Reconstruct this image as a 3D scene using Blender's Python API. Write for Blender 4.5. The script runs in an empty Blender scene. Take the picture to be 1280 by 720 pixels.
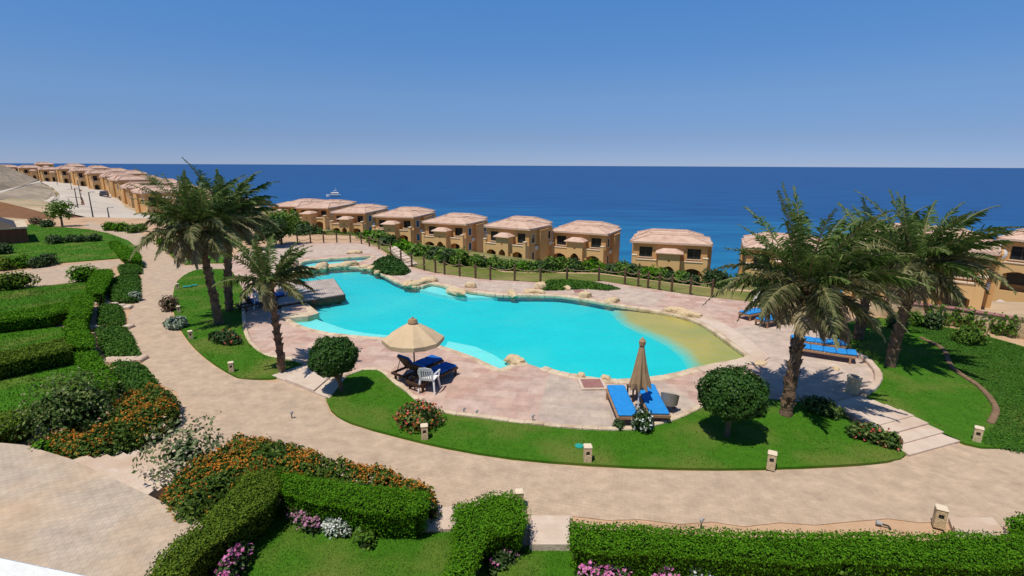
import bpy, math, random
import numpy as np
from mathutils import Vector, Matrix
from mathutils.geometry import delaunay_2d_cdt

random.seed(7)
RNG = np.random.default_rng(11)
PI = math.pi
scene = bpy.context.scene
COL = scene.collection

# ------------------------------------------------------------------ camera
H = 7.0
FPX = 640.0
PITCH = math.atan(153.5 / FPX)
ROLL = math.radians(0.27)
fw = Vector((0, math.cos(PITCH), -math.sin(PITCH)))
r0 = Vector((1, 0, 0))
u0 = Vector((0, math.sin(PITCH), math.cos(PITCH)))
rt = r0 * math.cos(ROLL) + u0 * math.sin(ROLL)
up = u0 * math.cos(ROLL) - r0 * math.sin(ROLL)
cd = bpy.data.cameras.new('camera')
cam = bpy.data.objects.new('camera', cd)
COL.objects.link(cam)
cd.sensor_width = 36
cd.lens = 36 * FPX / 1280
cd.clip_start = 0.05
cd.clip_end = 60000
M = Matrix(((rt.x, up.x, -fw.x, 0), (rt.y, up.y, -fw.y, 0), (rt.z, up.z, -fw.z, H), (0, 0, 0, 1)))
cam.matrix_world = M
scene.camera = cam

# ------------------------------------------------------------------ sky, sun, exposure
SUN_EL = math.radians(68)
SHX, SHY = 0.62, 0.78            # direction in which shadows fall
world = bpy.data.worlds.new('World')
scene.world = world
world.use_nodes = True
wn = world.node_tree
wn.nodes.clear()
wo = wn.nodes.new('ShaderNodeOutputWorld')
bg = wn.nodes.new('ShaderNodeBackground')
sky = wn.nodes.new('ShaderNodeTexSky')
sky.sky_type = 'NISHITA'
sky.sun_disc = False
sky.sun_elevation = SUN_EL
sky.sun_rotation = math.atan2(-SHX, -SHY)
sky.altitude = 0
sky.air_density = 0.3
sky.dust_density = 0.0
sky.ozone_density = 10.0
stc = wn.nodes.new('ShaderNodeTexCoord')
ssep = wn.nodes.new('ShaderNodeSeparateXYZ')
wn.links.new(stc.outputs['Generated'], ssep.inputs[0])
sramp = wn.nodes.new('ShaderNodeValToRGB')       # hazier, brighter blue air than the clean model sky
for q_, (pos_, col_) in enumerate([(0.0, (1.25, 0.92, 0.84)), (0.05, (1.75, 1.36, 1.10)), (0.12, (2.5, 2.25, 1.76)), (0.28, (2.6, 3.5, 3.25)), (0.6, (2.2, 2.8, 2.8))]):
    e_ = sramp.color_ramp.elements[q_] if q_ < 2 else sramp.color_ramp.elements.new(pos_)
    e_.position = pos_
    e_.color = (*col_, 1)
wn.links.new(ssep.outputs[2], sramp.inputs[0])
smul = wn.nodes.new('ShaderNodeMix')
smul.data_type = 'RGBA'
smul.blend_type = 'MULTIPLY'
smul.inputs[0].default_value = 1.0
wn.links.new(sky.outputs[0], smul.inputs[6])
wn.links.new(sramp.outputs[0], smul.inputs[7])
wn.links.new(smul.outputs[2], bg.inputs[0])
bg.inputs[1].default_value = 0.085
wn.links.new(bg.outputs[0], wo.inputs[0])
sl = bpy.data.lights.new('sun', 'SUN')
sl.energy = 4.4
sl.angle = math.radians(0.5)
sl.color = (1.0, 0.94, 0.83)
sun = bpy.data.objects.new('sun', sl)
COL.objects.link(sun)
sd = Vector((SHX * math.cos(SUN_EL), SHY * math.cos(SUN_EL), -math.sin(SUN_EL)))
sun.rotation_euler = sd.to_track_quat('-Z', 'Y').to_euler()
sun.location = (0, 0, 60)
scene.view_settings.view_transform = 'Standard'
scene.view_settings.look = 'None'
scene.view_settings.exposure = 0.0
scene.view_settings.gamma = 1.0
scene.render.engine = 'CYCLES'
scene.cycles.transparent_max_bounces = 12
scene.cycles.max_bounces = 6

# ------------------------------------------------------------------ pixel rays -> places in the world
def ray(px, py):
    return fw + rt * ((px - 640) / FPX) - up * ((py - 360) / FPX)
def G(px, py, z=0.0):
    d = ray(px, py)
    t = (z - H) / d.z
    return Vector((d.x * t, d.y * t, z))
def D(px, py, depth):
    return Vector((0, 0, H)) + ray(px, py) * depth
def W(poly, z=0.0):
    return [tuple(G(x, y, z)[:2]) for x, y in poly]

# ------------------------------------------------------------------ 2D helpers
def smooth(pts, n=5, closed=True):
    out = []
    N = len(pts)
    rng = range(N) if closed else range(N - 1)
    for i in rng:
        if closed:
            p0, p1, p2, p3 = (pts[(i + k) % N] for k in (-1, 0, 1, 2))
        else:
            p0, p1, p2, p3 = pts[max(i - 1, 0)], pts[i], pts[i + 1], pts[min(i + 2, N - 1)]
        for k in range(n):
            t = k / n
            out.append(tuple(0.5 * (2 * b + (c - a) * t + (2 * a - 5 * b + 4 * c - d) * t * t + (3 * b - a - 3 * c + d) * t ** 3)
                             for a, b, c, d in zip(p0, p1, p2, p3)))
    if not closed:
        out.append(tuple(pts[-1]))
    return out
def inside(P, loops):
    P = np.asarray(P, float)
    c = np.zeros(len(P), bool)
    for L in loops:
        L = np.asarray(L, float)
        a = L
        b = np.roll(L, -1, 0)
        for (x1, y1), (x2, y2) in zip(a, b):
            if y1 == y2:
                continue
            m = (P[:, 1] > min(y1, y2)) & (P[:, 1] <= max(y1, y2))
            xi = (P[:, 1] - y1) * (x2 - x1) / (y2 - y1) + x1
            c ^= m & (P[:, 0] < xi)
    return c
def edge_dist(P, loop):
    P = np.asarray(P, float)
    L = np.asarray(loop, float)
    best = np.full(len(P), 1e9)
    for a, b in zip(L, np.roll(L, -1, 0)):
        ab = b - a
        q = ab @ ab
        t = np.clip(((P - a) @ ab) / (q + 1e-12), 0, 1)
        best = np.minimum(best, np.linalg.norm(P - (a + t[:, None] * ab), axis=1))
    return best
def fill2d(loops, extra=()):
    vs, es = [], []
    for L in loops:
        n0 = len(vs)
        vs += [Vector((p[0], p[1])) for p in L]
        es += [(n0 + i, n0 + (i + 1) % len(L)) for i in range(len(L))]
    vs += [Vector((p[0], p[1])) for p in extra]
    v, e, f, _, _, _ = delaunay_2d_cdt(vs, es, [], 0, 1e-6)
    V = np.array([(a.x, a.y) for a in v])
    cen = np.array([V[list(t)].mean(0) for t in f])
    k = inside(cen, loops)
    out = []
    for t, ok in zip(f, k):
        if ok:
            a, b, c = (V[i] for i in t)
            if (b[0] - a[0]) * (c[1] - a[1]) - (b[1] - a[1]) * (c[0] - a[0]) < 0:
                t = (t[0], t[2], t[1])
            out.append(tuple(t))
    return V, out
def sample(loops, n):
    A = np.vstack([np.asarray(l, float) for l in loops])
    lo, hi = A.min(0), A.max(0)
    got = []
    cnt = 0
    for _ in range(60):
        p = RNG.random((max(n * 2, 200), 2)) * (hi - lo) + lo
        p = p[inside(p, loops)]
        got.append(p)
        cnt += len(p)
        if cnt >= n:
            break
    return np.vstack(got)[:n]
def area(L):
    L = np.asarray(L)
    x, y = L[:, 0], L[:, 1]
    return abs(np.sum(x * np.roll(y, -1) - y * np.roll(x, -1))) / 2
def ccw(L):
    a = np.asarray(L)
    x, y = a[:, 0], a[:, 1]
    return list(L) if np.sum(x * np.roll(y, -1) - y * np.roll(x, -1)) > 0 else list(L)[::-1]
def wob(P, s=1.0, seed=0.0):
    """cheap smooth noise -1..1 over points (N,2 or 3)"""
    P = np.asarray(P, float) * s
    x, y = P[:, 0], P[:, 1]
    z = P[:, 2] if P.shape[1] > 2 else 0 * x
    return (np.sin(1.7 * x + 2.3 * y + 1.1 * z + seed) + np.sin(-2.9 * x + 1.3 * y + 2.1 * z + seed * 1.7 + 1)
            + np.sin(3.7 * x + 4.1 * y - 3.3 * z + seed * 2.3 + 2) * 0.6 + np.sin(6.1 * x - 5.3 * y + 4.7 * z + seed) * 0.4) / 3

# ------------------------------------------------------------------ mesh builder
class MB:
    def __init__(s):
        s.v, s.f = [], []
        s.n = 0
    def add(s, v, f):
        v = [tuple(p) for p in v]
        n = s.n
        s.v += v
        s.f += [tuple(i + n for i in q) for q in f]
        s.n += len(v)
        return s
    def addnp(s, v, f):
        n = s.n
        s.v += v.tolist()
        s.f += (f + n).tolist()
        s.n += len(v)
        return s
    def box(s, lo, hi, bev=0.0, rot=0.0, tilt=0.0, at=None):
        (x0, y0, z0), (x1, y1, z1) = lo, hi
        if bev <= 0:
            v = [(x0, y0, z0), (x1, y0, z0), (x1, y1, z0), (x0, y1, z0), (x0, y0, z1), (x1, y0, z1), (x1, y1, z1), (x0, y1, z1)]
            f = [(3, 2, 1, 0), (4, 5, 6, 7), (0, 1, 5, 4), (1, 2, 6, 5), (2, 3, 7, 6), (3, 0, 4, 7)]
        else:
            b = min(bev, (x1 - x0) * .45, (y1 - y0) * .45, (z1 - z0) * .45)
            v, f = [], []
            rings = [(b, z0), (0, z0 + b), (0, z1 - b), (b, z1)]
            for ins, z in rings:
                a0, a1, c0, c1 = x0 + ins, x1 - ins, y0 + ins, y1 - ins
                k = b
                v += [(a0 + k, c0, z), (a1 - k, c0, z), (a1, c0 + k, z), (a1, c1 - k, z), (a1 - k, c1, z), (a0 + k, c1, z), (a0, c1 - k, z), (a0, c0 + k, z)]
            for r in range(3):
                for i in range(8):
                    j = (i + 1) % 8
                    f.append((r * 8 + i, r * 8 + j, r * 8 + 8 + j, r * 8 + 8 + i))
            f.append(tuple(range(7, -1, -1)))
            f.append(tuple(range(24, 32)))
        if at is not None:
            m = Matrix.Translation(at) @ Matrix.Rotation(rot, 4, 'Z') @ Matrix.Rotation(tilt, 4, 'X')
            v = [m @ Vector(p) for p in v]
        return s.add(v, f)
    def tube(s, pts, r, n=8, cap=True):
        pts = [Vector(p) for p in pts]
        rr = r if hasattr(r, '__len__') else [r] * len(pts)
        v, f = [], []
        for i, p in enumerate(pts):
            d = (pts[min(i + 1, len(pts) - 1)] - pts[max(i - 1, 0)]).normalized()
            a = Vector((0, 0, 1)) if abs(d.z) < 0.9 else Vector((1, 0, 0))
            x = d.cross(a).normalized()
            y = x.cross(d)
            for k in range(n):
                t = 2 * PI * k / n
                v.append(p + (x * math.cos(t) + y * math.sin(t)) * rr[i])
        for i in range(len(pts) - 1):
            for k in range(n):
                j = (k + 1) % n
                f.append((i * n + k, i * n + j, (i + 1) * n + j, (i + 1) * n + k))
        if cap:
            f.append(tuple(range(n - 1, -1, -1)))
            f.append(tuple(range((len(pts) - 1) * n, len(pts) * n)))
        return s.add(v, f)
    def lathe(s, prof, n=16, c=(0, 0, 0), star=0.0, lobes=8):
        v, f = [], []
        for r, z in prof:
            for k in range(n):
                t = 2 * PI * k / n
                q = r * (1 + star * math.cos(lobes * t))
                v.append((c[0] + q * math.cos(t), c[1] + q * math.sin(t), c[2] + z))
        for i in range(len(prof) - 1):
            for k in range(n):
                j = (k + 1) % n
                f.append((i * n + k, i * n + j, (i + 1) * n + j, (i + 1) * n + k))
        f.append(tuple(range(n - 1, -1, -1)))
        f.append(tuple(range((len(prof) - 1) * n, len(prof) * n)))
        return s.add(v, f)
    def sheet(s, loops, z, thick=0.0, zf=None, extra=()):
        V, F = fill2d(loops, extra)
        zz = np.full(len(V), z) if zf is None else zf(V) + z
        n0 = len(V)
        s_v = [(V[i][0], V[i][1], zz[i]) for i in range(n0)]
        s.add(s_v, F)
        if thick > 0:
            for k, L in enumerate(loops):
                L = ccw(L) if k == 0 else ccw(L)[::-1]
                q = np.asarray(L)
                zl = np.full(len(q), z) if zf is None else zf(q) + z
                m = len(L)
                v = [(p[0], p[1], a) for p, a in zip(L, zl)] + [(p[0], p[1], a - thick) for p, a in zip(L, zl)]
                s.add(v, [(i, m + i, m + (i + 1) % m, (i + 1) % m) for i in range(m)])
        return s
    def panel(s, outline, holes, y0, y1, axis='y', off=(0, 0, 0)):
        """upright panel with holes: outline in (x,z), from depth y0 to y1"""
        loops = [ccw(outline)] + [ccw(h)[::-1] for h in holes]
        V, F = fill2d(loops)
        def P(a, b, d):
            return (off[0] + a, off[1] + d, off[2] + b) if axis == 'y' else (off[0] + d, off[1] + a, off[2] + b)
        s.add([P(a, b, y0) for a, b in V], F if axis == 'y' else [t[::-1] for t in F])
        s.add([P(a, b, y1) for a, b in V], [t[::-1] for t in F] if axis == 'y' else F)
        for L in loops:
            m = len(L)
            s.add([P(a, b, y0) for a, b in L] + [P(a, b, y1) for a, b in L],
                  [(i, m + i, m + (i + 1) % m, (i + 1) % m) for i in range(m)])
        return s
    def build(s, name, mat, parent=None, smooth_=False):
        me = bpy.data.meshes.new(name)
        me.from_pydata(s.v, [], s.f)
        me.materials.append(mat)
        if smooth_:
            me.polygons.foreach_set('use_smooth', np.ones(len(me.polygons), bool))
        me.update()
        o = bpy.data.objects.new(name, me)
        COL.objects.link(o)
        if parent is not None:
            o.parent = parent
        return o

def tag(o, label=None, cat=None, group=None, kind=None):
    if label: o['label'] = label
    if cat: o['category'] = cat
    if group: o['group'] = group
    if kind: o['kind'] = kind
    return o
def thing(name, label, cat, loc=(0, 0, 0), rz=0.0, group=None):
    o = bpy.data.objects.new(name, None)
    o.empty_display_size = 0.3
    COL.objects.link(o)
    o.location = loc
    o.rotation_euler = (0, 0, rz)
    return tag(o, label, cat, group)
def kids(o):
    return [c for c in bpy.data.objects if c.parent == o]
def dup(o, parent=None):
    c = o.copy()
    COL.objects.link(c)
    c.parent = parent
    for ch in kids(o):
        dup(ch, c)
    return c
def place(o, loc, rz=0.0, label=None, scale=None, group=None):
    o.location = loc
    o.rotation_euler = (0, 0, rz)
    if label: o['label'] = label
    if group: o['group'] = group
    if scale is not None:
        o.scale = scale if hasattr(scale, '__len__') else (scale,) * 3
    return o

# ------------------------------------------------------------------ materials
def nmat(name, c1, c2, scale=3.0, rough=0.8, bump=0.0, bscale=None, c3=None, big=0.3, coords='Object', spec=0.3, detail=6):
    m = bpy.data.materials.new(name)
    m.use_nodes = True
    nt = m.node_tree
    b = nt.nodes['Principled BSDF']
    b.inputs['Roughness'].default_value = rough
    b.inputs['Specular IOR Level'].default_value = spec
    tc = nt.nodes.new('ShaderNodeTexCoord')
    src = tc.outputs['Object']
    if coords == 'World':
        g = nt.nodes.new('ShaderNodeNewGeometry')
        src = g.outputs['Position']
    n1 = nt.nodes.new('ShaderNodeTexNoise')
    n1.inputs['Scale'].default_value = scale
    n1.inputs['Detail'].default_value = detail
    n1.inputs['Roughness'].default_value = 0.65
    nt.links.new(src, n1.inputs['Vector'])
    cr = nt.nodes.new('ShaderNodeValToRGB')
    cr.color_ramp.elements[0].position = 0.3
    cr.color_ramp.elements[0].color = (*c1, 1)
    cr.color_ramp.elements[1].position = 0.7
    cr.color_ramp.elements[1].color = (*c2, 1)
    nt.links.new(n1.outputs[0], cr.inputs[0])
    col = cr.outputs[0]
    if c3 is not None:
        n2 = nt.nodes.new('ShaderNodeTexNoise')
        n2.inputs['Scale'].default_value = big
        n2.inputs['Detail'].default_value = 5
        nt.links.new(src, n2.inputs['Vector'])
        r2 = nt.nodes.new('ShaderNodeValToRGB')
        r2.color_ramp.elements[0].position = 0.48
        r2.color_ramp.elements[1].position = 0.68
        nt.links.new(n2.outputs[0], r2.inputs[0])
        mx = nt.nodes.new('ShaderNodeMix')
        mx.data_type = 'RGBA'
        nt.links.new(r2.outputs[0], mx.inputs[0])
        nt.links.new(col, mx.inputs[6])
        mx.inputs[7].default_value = (*c3, 1)
        col = mx.outputs[2]
    nt.links.new(col, b.inputs['Base Color'])
    if bump > 0:
        n3 = nt.nodes.new('ShaderNodeTexNoise')
        n3.inputs['Scale'].default_value = bscale or scale * 3
        n3.inputs['Detail'].default_value = 4
        nt.links.new(src, n3.inputs['Vector'])
        bp = nt.nodes.new('ShaderNodeBump')
        bp.inputs['Strength'].default_value = bump
        bp.inputs['Distance'].default_value = 0.05
        nt.links.new(n3.outputs[0], bp.inputs['Height'])
        nt.links.new(bp.outputs[0], b.inputs['Normal'])
    return m

def paver(name, ca, cb, cm, w, h, rot=0.0, stain=None, mortar=0.03, big=0.25, bump=0.35, wet=0.5):
    m = bpy.data.materials.new(name)
    m.use_nodes = True
    nt = m.node_tree
    L = nt.links.new
    b = nt.nodes['Principled BSDF']
    b.inputs['Roughness'].default_value = 0.85
    b.inputs['Specular IOR Level'].default_value = 0.25
    g = nt.nodes.new('ShaderNodeNewGeometry')
    mp = nt.nodes.new('ShaderNodeMapping')
    mp.inputs['Rotation'].default_value = (0, 0, rot)
    L(g.outputs['Position'], mp.inputs[0])
    br = nt.nodes.new('ShaderNodeTexBrick')
    br.inputs['Scale'].default_value = 1.0
    br.inputs['Brick Width'].default_value = w
    br.inputs['Row Height'].default_value = h
    br.inputs['Mortar Size'].default_value = mortar * h
    br.inputs['Color1'].default_value = (*ca, 1)
    br.inputs['Color2'].default_value = (*cb, 1)
    br.inputs['Mortar'].default_value = (*cm, 1)
    L(mp.outputs[0], br.inputs['Vector'])
    n2 = nt.nodes.new('ShaderNodeTexNoise')
    n2.inputs['Scale'].default_value = big
    n2.inputs['Detail'].default_value = 8
    n2.inputs['Roughness'].default_value = 0.6
    L(g.outputs['Position'], n2.inputs['Vector'])
    r2 = nt.nodes.new('ShaderNodeValToRGB')
    r2.color_ramp.elements[0].position = 0.45
    r2.color_ramp.elements[1].position = 0.7
    L(n2.outputs[0], r2.inputs[0])
    fm = nt.nodes.new('ShaderNodeMath')
    fm.operation = 'MULTIPLY'
    fm.inputs[1].default_value = wet
    L(r2.outputs[0], fm.inputs[0])
    mx = nt.nodes.new('ShaderNodeMix')
    mx.data_type = 'RGBA'
    L(fm.outputs[0], mx.inputs[0])
    L(br.outputs[0], mx.inputs[6])
    mx.inputs[7].default_value = (*(stain or cm), 1)
    n3 = nt.nodes.new('ShaderNodeTexNoise')
    n3.inputs['Scale'].default_value = 2.2
    n3.inputs['Detail'].default_value = 9
    n3.inputs['Roughness'].default_value = 0.7
    L(g.outputs['Position'], n3.inputs['Vector'])
    r3 = nt.nodes.new('ShaderNodeValToRGB')
    r3.color_ramp.elements[0].color = (0.72, 0.72, 0.73, 1)
    r3.color_ramp.elements[0].position = 0.3
    r3.color_ramp.elements[1].position = 0.7
    r3.color_ramp.elements[1].color = (1.12, 1.12, 1.12, 1)
    L(n3.outputs[0], r3.inputs[0])
    m2 = nt.nodes.new('ShaderNodeMix')
    m2.data_type = 'RGBA'
    m2.blend_type = 'MULTIPLY'
    m2.inputs[0].default_value = 1
    L(mx.outputs[2], m2.inputs[6])
    L(r3.outputs[0], m2.inputs[7])
    L(m2.outputs[2], b.inputs['Base Color'])
    bp = nt.nodes.new('ShaderNodeBump')
    bp.inputs['Strength'].default_value = bump
    bp.inputs['Distance'].default_value = 0.01
    bp.invert = True
    L(br.outputs['Fac'], bp.inputs['Height'])
    L(bp.outputs[0], b.inputs['Normal'])
    return m

def leafmat(name, cols, rough=0.55, trans=0.25, spec=0.25, big=None):
    """each leaf (mesh island) takes its own tone"""
    m = bpy.data.materials.new(name)
    m.use_nodes = True
    nt = m.node_tree
    L = nt.links.new
    b = nt.nodes['Principled BSDF']
    b.inputs['Roughness'].default_value = rough
    b.inputs['Specular IOR Level'].default_value = spec
    g = nt.nodes.new('ShaderNodeNewGeometry')
    cr = nt.nodes.new('ShaderNodeValToRGB')
    e = cr.color_ramp.elements
    e[0].color = (*cols[0], 1)
    e[1].color = (*cols[-1], 1)
    for i, c in enumerate(cols[1:-1]):
        q = e.new((i + 1) / (len(cols) - 1))
        q.color = (*c, 1)
    L(g.outputs['Random Per Island'], cr.inputs[0])
    col = cr.outputs[0]
    if big:
        n2 = nt.nodes.new('ShaderNodeTexNoise')
        n2.inputs['Scale'].default_value = big[0]
        n2.inputs['Detail'].default_value = 3
        L(g.outputs['Position'], n2.inputs['Vector'])
        r2 = nt.nodes.new('ShaderNodeValToRGB')
        r2.color_ramp.elements[0].position = 0.42
        r2.color_ramp.elements[1].position = 0.62
        L(n2.outputs[0], r2.inputs[0])
        f = nt.nodes.new('ShaderNodeMath')
        f.operation = 'MULTIPLY'
        f.inputs[1].default_value = big[2]
        L(r2.outputs[0], f.inputs[0])
        mx = nt.nodes.new('ShaderNodeMix')
        mx.data_type = 'RGBA'
        L(f.outputs[0], mx.inputs[0])
        L(col, mx.inputs[6])
        mx.inputs[7].default_value = (*big[1], 1)
        col = mx.outputs[2]
    L(col, b.inputs['Base Color'])
    if trans > 0:
        tr = nt.nodes.new('ShaderNodeBsdfTranslucent')
        L(col, tr.inputs[0])
        ms = nt.nodes.new('ShaderNodeMixShader')
        ms.inputs[0].default_value = trans
        L(b.outputs[0], ms.inputs[1])
        L(tr.outputs[0], ms.inputs[2])
        L(ms.outputs[0], nt.nodes['Material Output'].inputs[0])
    return m

M_ = {}
M_['lawn'] = nmat('lawn', (0.040, 0.125, 0.006), (0.060, 0.175, 0.010), 5, 0.9, 0.5, 40, (0.13, 0.17, 0.03), 0.5, 'World', 0.1)
M_['grass'] = leafmat('grass_blade', [(0.035, 0.115, 0.005), (0.055, 0.17, 0.008), (0.08, 0.205, 0.014)], 0.7, 0.25, 0.08, (0.5, (0.135, 0.165, 0.035), 0.6))
M_['dry_lawn'] = nmat('dry_lawn', (0.09, 0.13, 0.02), (0.16, 0.17, 0.04), 1.2, 0.9, 0.4, 9, (0.3, 0.24, 0.1), 0.15, 'World', 0.1)
M_['soil'] = nmat('soil', (0.47, 0.29, 0.17), (0.54, 0.37, 0.24), 2, 0.95, 0.4, 15, (0.38, 0.25, 0.15), 0.4, 'World', 0.1)
M_['bed_soil'] = nmat('bed_soil', (0.16, 0.1, 0.06), (0.26, 0.17, 0.1), 4, 0.95, 0.5, 25, None, 0.4, 'World', 0.1)
M_['terrain'] = nmat('terrain', (0.42, 0.30, 0.19), (0.55, 0.42, 0.28), 0.25, 0.95, 0.3, 2, (0.12, 0.14, 0.04), 0.05, 'World', 0.1)
M_['path'] = paver('path_paving', (0.54, 0.40, 0.28), (0.49, 0.36, 0.25), (0.43, 0.315, 0.22), 0.2, 0.1, 0.25, (0.44, 0.34, 0.26), 0.045, 0.22, 0.3, 0.5)
M_['patio'] = paver('patio_paving', (0.52, 0.42, 0.32), (0.475, 0.385, 0.295), (0.43, 0.34, 0.255), 0.13, 0.13, -0.35, (0.56, 0.38, 0.23), 0.07, 0.45, 0.35, 0.75)
M_['deck_pink'] = paver('deck_pink_slab', (0.47, 0.285, 0.22), (0.60, 0.435, 0.345), (0.54, 0.40, 0.31), 0.62, 0.42, 0.2, (0.50, 0.38, 0.32), 0.02, 0.5, 0.2, 0.6)
M_['deck_beige'] = paver('deck_beige_slab', (0.53, 0.43, 0.34), (0.45, 0.36, 0.30), (0.44, 0.34, 0.26), 0.6, 0.45, 0.1, (0.52, 0.36, 0.29), 0.02, 0.6, 0.2, 0.5)
M_['deck_pale'] = paver('deck_pale_slab', (0.57, 0.45, 0.365), (0.50, 0.39, 0.315), (0.47, 0.36, 0.285), 0.5, 0.35, 0.0, (0.50, 0.37, 0.31), 0.02, 0.4, 0.2, 0.5)
M_['stone'] = nmat('buff_stone', (0.54, 0.42, 0.28), (0.66, 0.54, 0.40), 4, 0.85, 0.6, 10, (0.42, 0.30, 0.19), 1.5, 'World', 0.2)
M_['rock'] = nmat('rock', (0.52, 0.37, 0.20), (0.68, 0.54, 0.36), 2.5, 0.9, 0.8, 7, (0.36, 0.25, 0.13), 1.5, 'Object', 0.2)
M_['slab'] = nmat('step_slab', (0.54, 0.42, 0.33), (0.64, 0.52, 0.42), 3, 0.85, 0.3, 20, (0.5, 0.36, 0.26), 0.6, 'World', 0.2)
M_['bollard'] = nmat('bollard_stone', (0.50, 0.37, 0.2), (0.66, 0.53, 0.34), 9, 0.9, 0.6, 30, None, 1, 'Object', 0.2)
M_['stucco'] = nmat('ochre_stucco', (0.56, 0.315, 0.125), (0.63, 0.37, 0.155), 0.8, 0.9, 0.2, 12, (0.50, 0.27, 0.105), 0.25, 'Object', 0.15)
M_['stucco_light'] = nmat('pale_stucco', (0.64, 0.405, 0.18), (0.70, 0.455, 0.215), 0.8, 0.9, 0.2, 12, None, 0.25, 'Object', 0.15)
M_['cream'] = nmat('cream_trim', (0.66, 0.53, 0.38), (0.74, 0.62, 0.46), 2, 0.85, 0.1, 12, None, 1, 'Object', 0.2)
M_['glass_dark'] = nmat('window_glass', (0.012, 0.016, 0.02), (0.03, 0.035, 0.04), 1, 0.08, 0, None, None, 1, 'Object', 0.3)
M_['frame_dark'] = nmat('window_frame', (0.05, 0.035, 0.025), (0.08, 0.055, 0.04), 4, 0.5)
M_['door'] = nmat('door_wood', (0.07, 0.035, 0.018), (0.11, 0.055, 0.03), 4, 0.6)
M_['brown_wall'] = nmat('brown_wall', (0.16, 0.075, 0.035), (0.22, 0.11, 0.055), 1.5, 0.9, 0.3, 8, None, 1, 'World', 0.15)
M_['brick_red'] = paver('red_brick', (0.22, 0.07, 0.04), (0.16, 0.05, 0.03), (0.1, 0.05, 0.035), 0.3, 0.1, 0, (0.2, 0.07, 0.04))
M_['grey_bank'] = nmat('grey_bank', (0.24, 0.19, 0.14), (0.42, 0.345, 0.26), 0.9, 0.95, 1.0, 1.6, (0.22, 0.175, 0.13), 0.12, 'World', 0.1)
M_['road'] = nmat('road', (0.50, 0.43, 0.355), (0.60, 0.52, 0.435), 0.4, 0.9, 0.1, 9, (0.46, 0.39, 0.31), 0.08, 'World', 0.15)
M_['white'] = nmat('white_plastic', (0.74, 0.74, 0.72), (0.8, 0.8, 0.78), 6, 0.4)
M_['whitepaint'] = nmat('white_paint', (0.70, 0.70, 0.66), (0.82, 0.82, 0.79), 5, 0.7, 0.2, 30, (0.42, 0.2, 0.13), 9, 'World', 0.2)
M_['wood_dark'] = nmat('dark_wood', (0.05, 0.025, 0.014), (0.10, 0.05, 0.028), 6, 0.6, 0.2, 30)
M_['wood_post'] = nmat('post_wood', (0.07, 0.04, 0.024), (0.12, 0.07, 0.04), 6, 0.8, 0.3, 30)
M_['wood_warm'] = nmat('warm_wood', (0.30, 0.16, 0.08), (0.42, 0.24, 0.13), 6, 0.6, 0.2, 30)
M_['dock'] = nmat('dock_boards', (0.36, 0.30, 0.265), (0.50, 0.43, 0.385), 1.5, 0.85, 0.3, 14, (0.34, 0.27, 0.23), 0.7, 'Object', 0.15)
M_['rope'] = nmat('rope', (0.25, 0.17, 0.1), (0.33, 0.24, 0.15), 10, 0.9)
M_['blue'] = nmat('blue_cushion', (0.012, 0.20, 0.56), (0.02, 0.27, 0.66), 5, 0.75, 0.25, 20)
M_['shaded'] = nmat('shaded_blue_cushion', (0.011, 0.115, 0.42), (0.016, 0.14, 0.48), 5, 0.75, 0.25, 20)  # the blue cushion again, darkened: shade is put into its colour
M_['canvas'] = nmat('beige_canvas', (0.52, 0.38, 0.23), (0.60, 0.45, 0.28), 3, 0.85, 0.15, 20)
M_['canvas_brown'] = nmat('brown_canvas', (0.30, 0.19, 0.10), (0.38, 0.25, 0.14), 3, 0.85, 0.15, 20)
M_['metal_dark'] = nmat('dark_metal', (0.03, 0.03, 0.03), (0.06, 0.06, 0.06), 6, 0.5)
M_['metal_grey'] = nmat('grey_metal', (0.3, 0.3, 0.3), (0.42, 0.42, 0.42), 6, 0.45)
M_['rattan'] = nmat('grey_rattan', (0.20, 0.17, 0.14), (0.4, 0.35, 0.29), 40, 0.8, 0.4, 60)
M_['carpaint'] = nmat('car_paint', (0.035, 0.045, 0.06), (0.045, 0.055, 0.075), 1, 0.25, 0, None, None, 1, 'Object', 0.6)
M_['tyre'] = nmat('tyre', (0.015, 0.015, 0.015), (0.03, 0.03, 0.03), 8, 0.9)
M_['lamp_red'] = nmat('tail_lamp', (0.4, 0.02, 0.02), (0.5, 0.03, 0.02), 8, 0.3)
M_['maroon'] = nmat('maroon_tile', (0.26, 0.115, 0.1), (0.34, 0.165, 0.145), 6, 0.8)
M_['palm_trunk'] = nmat('palm_trunk', (0.10, 0.06, 0.035), (0.24, 0.155, 0.095), 9, 0.95, 0.9, 16, (0.08, 0.05, 0.03), 3)
M_['bark'] = nmat('bark', (0.12, 0.08, 0.05), (0.2, 0.14, 0.09), 8, 0.95, 0.8, 20)
M_['palm'] = leafmat('palm_leaf', [(0.045, 0.09, 0.014), (0.08, 0.145, 0.026), (0.12, 0.19, 0.042), (0.17, 0.235, 0.065)], 0.55, 0.35, 0.2)
M_['palm_old'] = leafmat('older_palm_leaf', [(0.10, 0.13, 0.04), (0.17, 0.195, 0.07), (0.25, 0.255, 0.115), (0.36, 0.33, 0.18)], 0.6, 0.35, 0.15)
M_['palm_dry'] = leafmat('palm_dry_leaf', [(0.26, 0.20, 0.10), (0.34, 0.27, 0.15), (0.44, 0.36, 0.21), (0.18, 0.17, 0.08)], 0.6, 0.2, 0.2)
M_['rachis'] = nmat('frond_stalk', (0.18, 0.15, 0.06), (0.25, 0.21, 0.09), 6, 0.6)
M_['hedge'] = leafmat('hedge_leaf', [(0.035, 0.115, 0.004), (0.075, 0.215, 0.006), (0.125, 0.29, 0.012)], 0.65, 0.25, 0.08)
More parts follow.
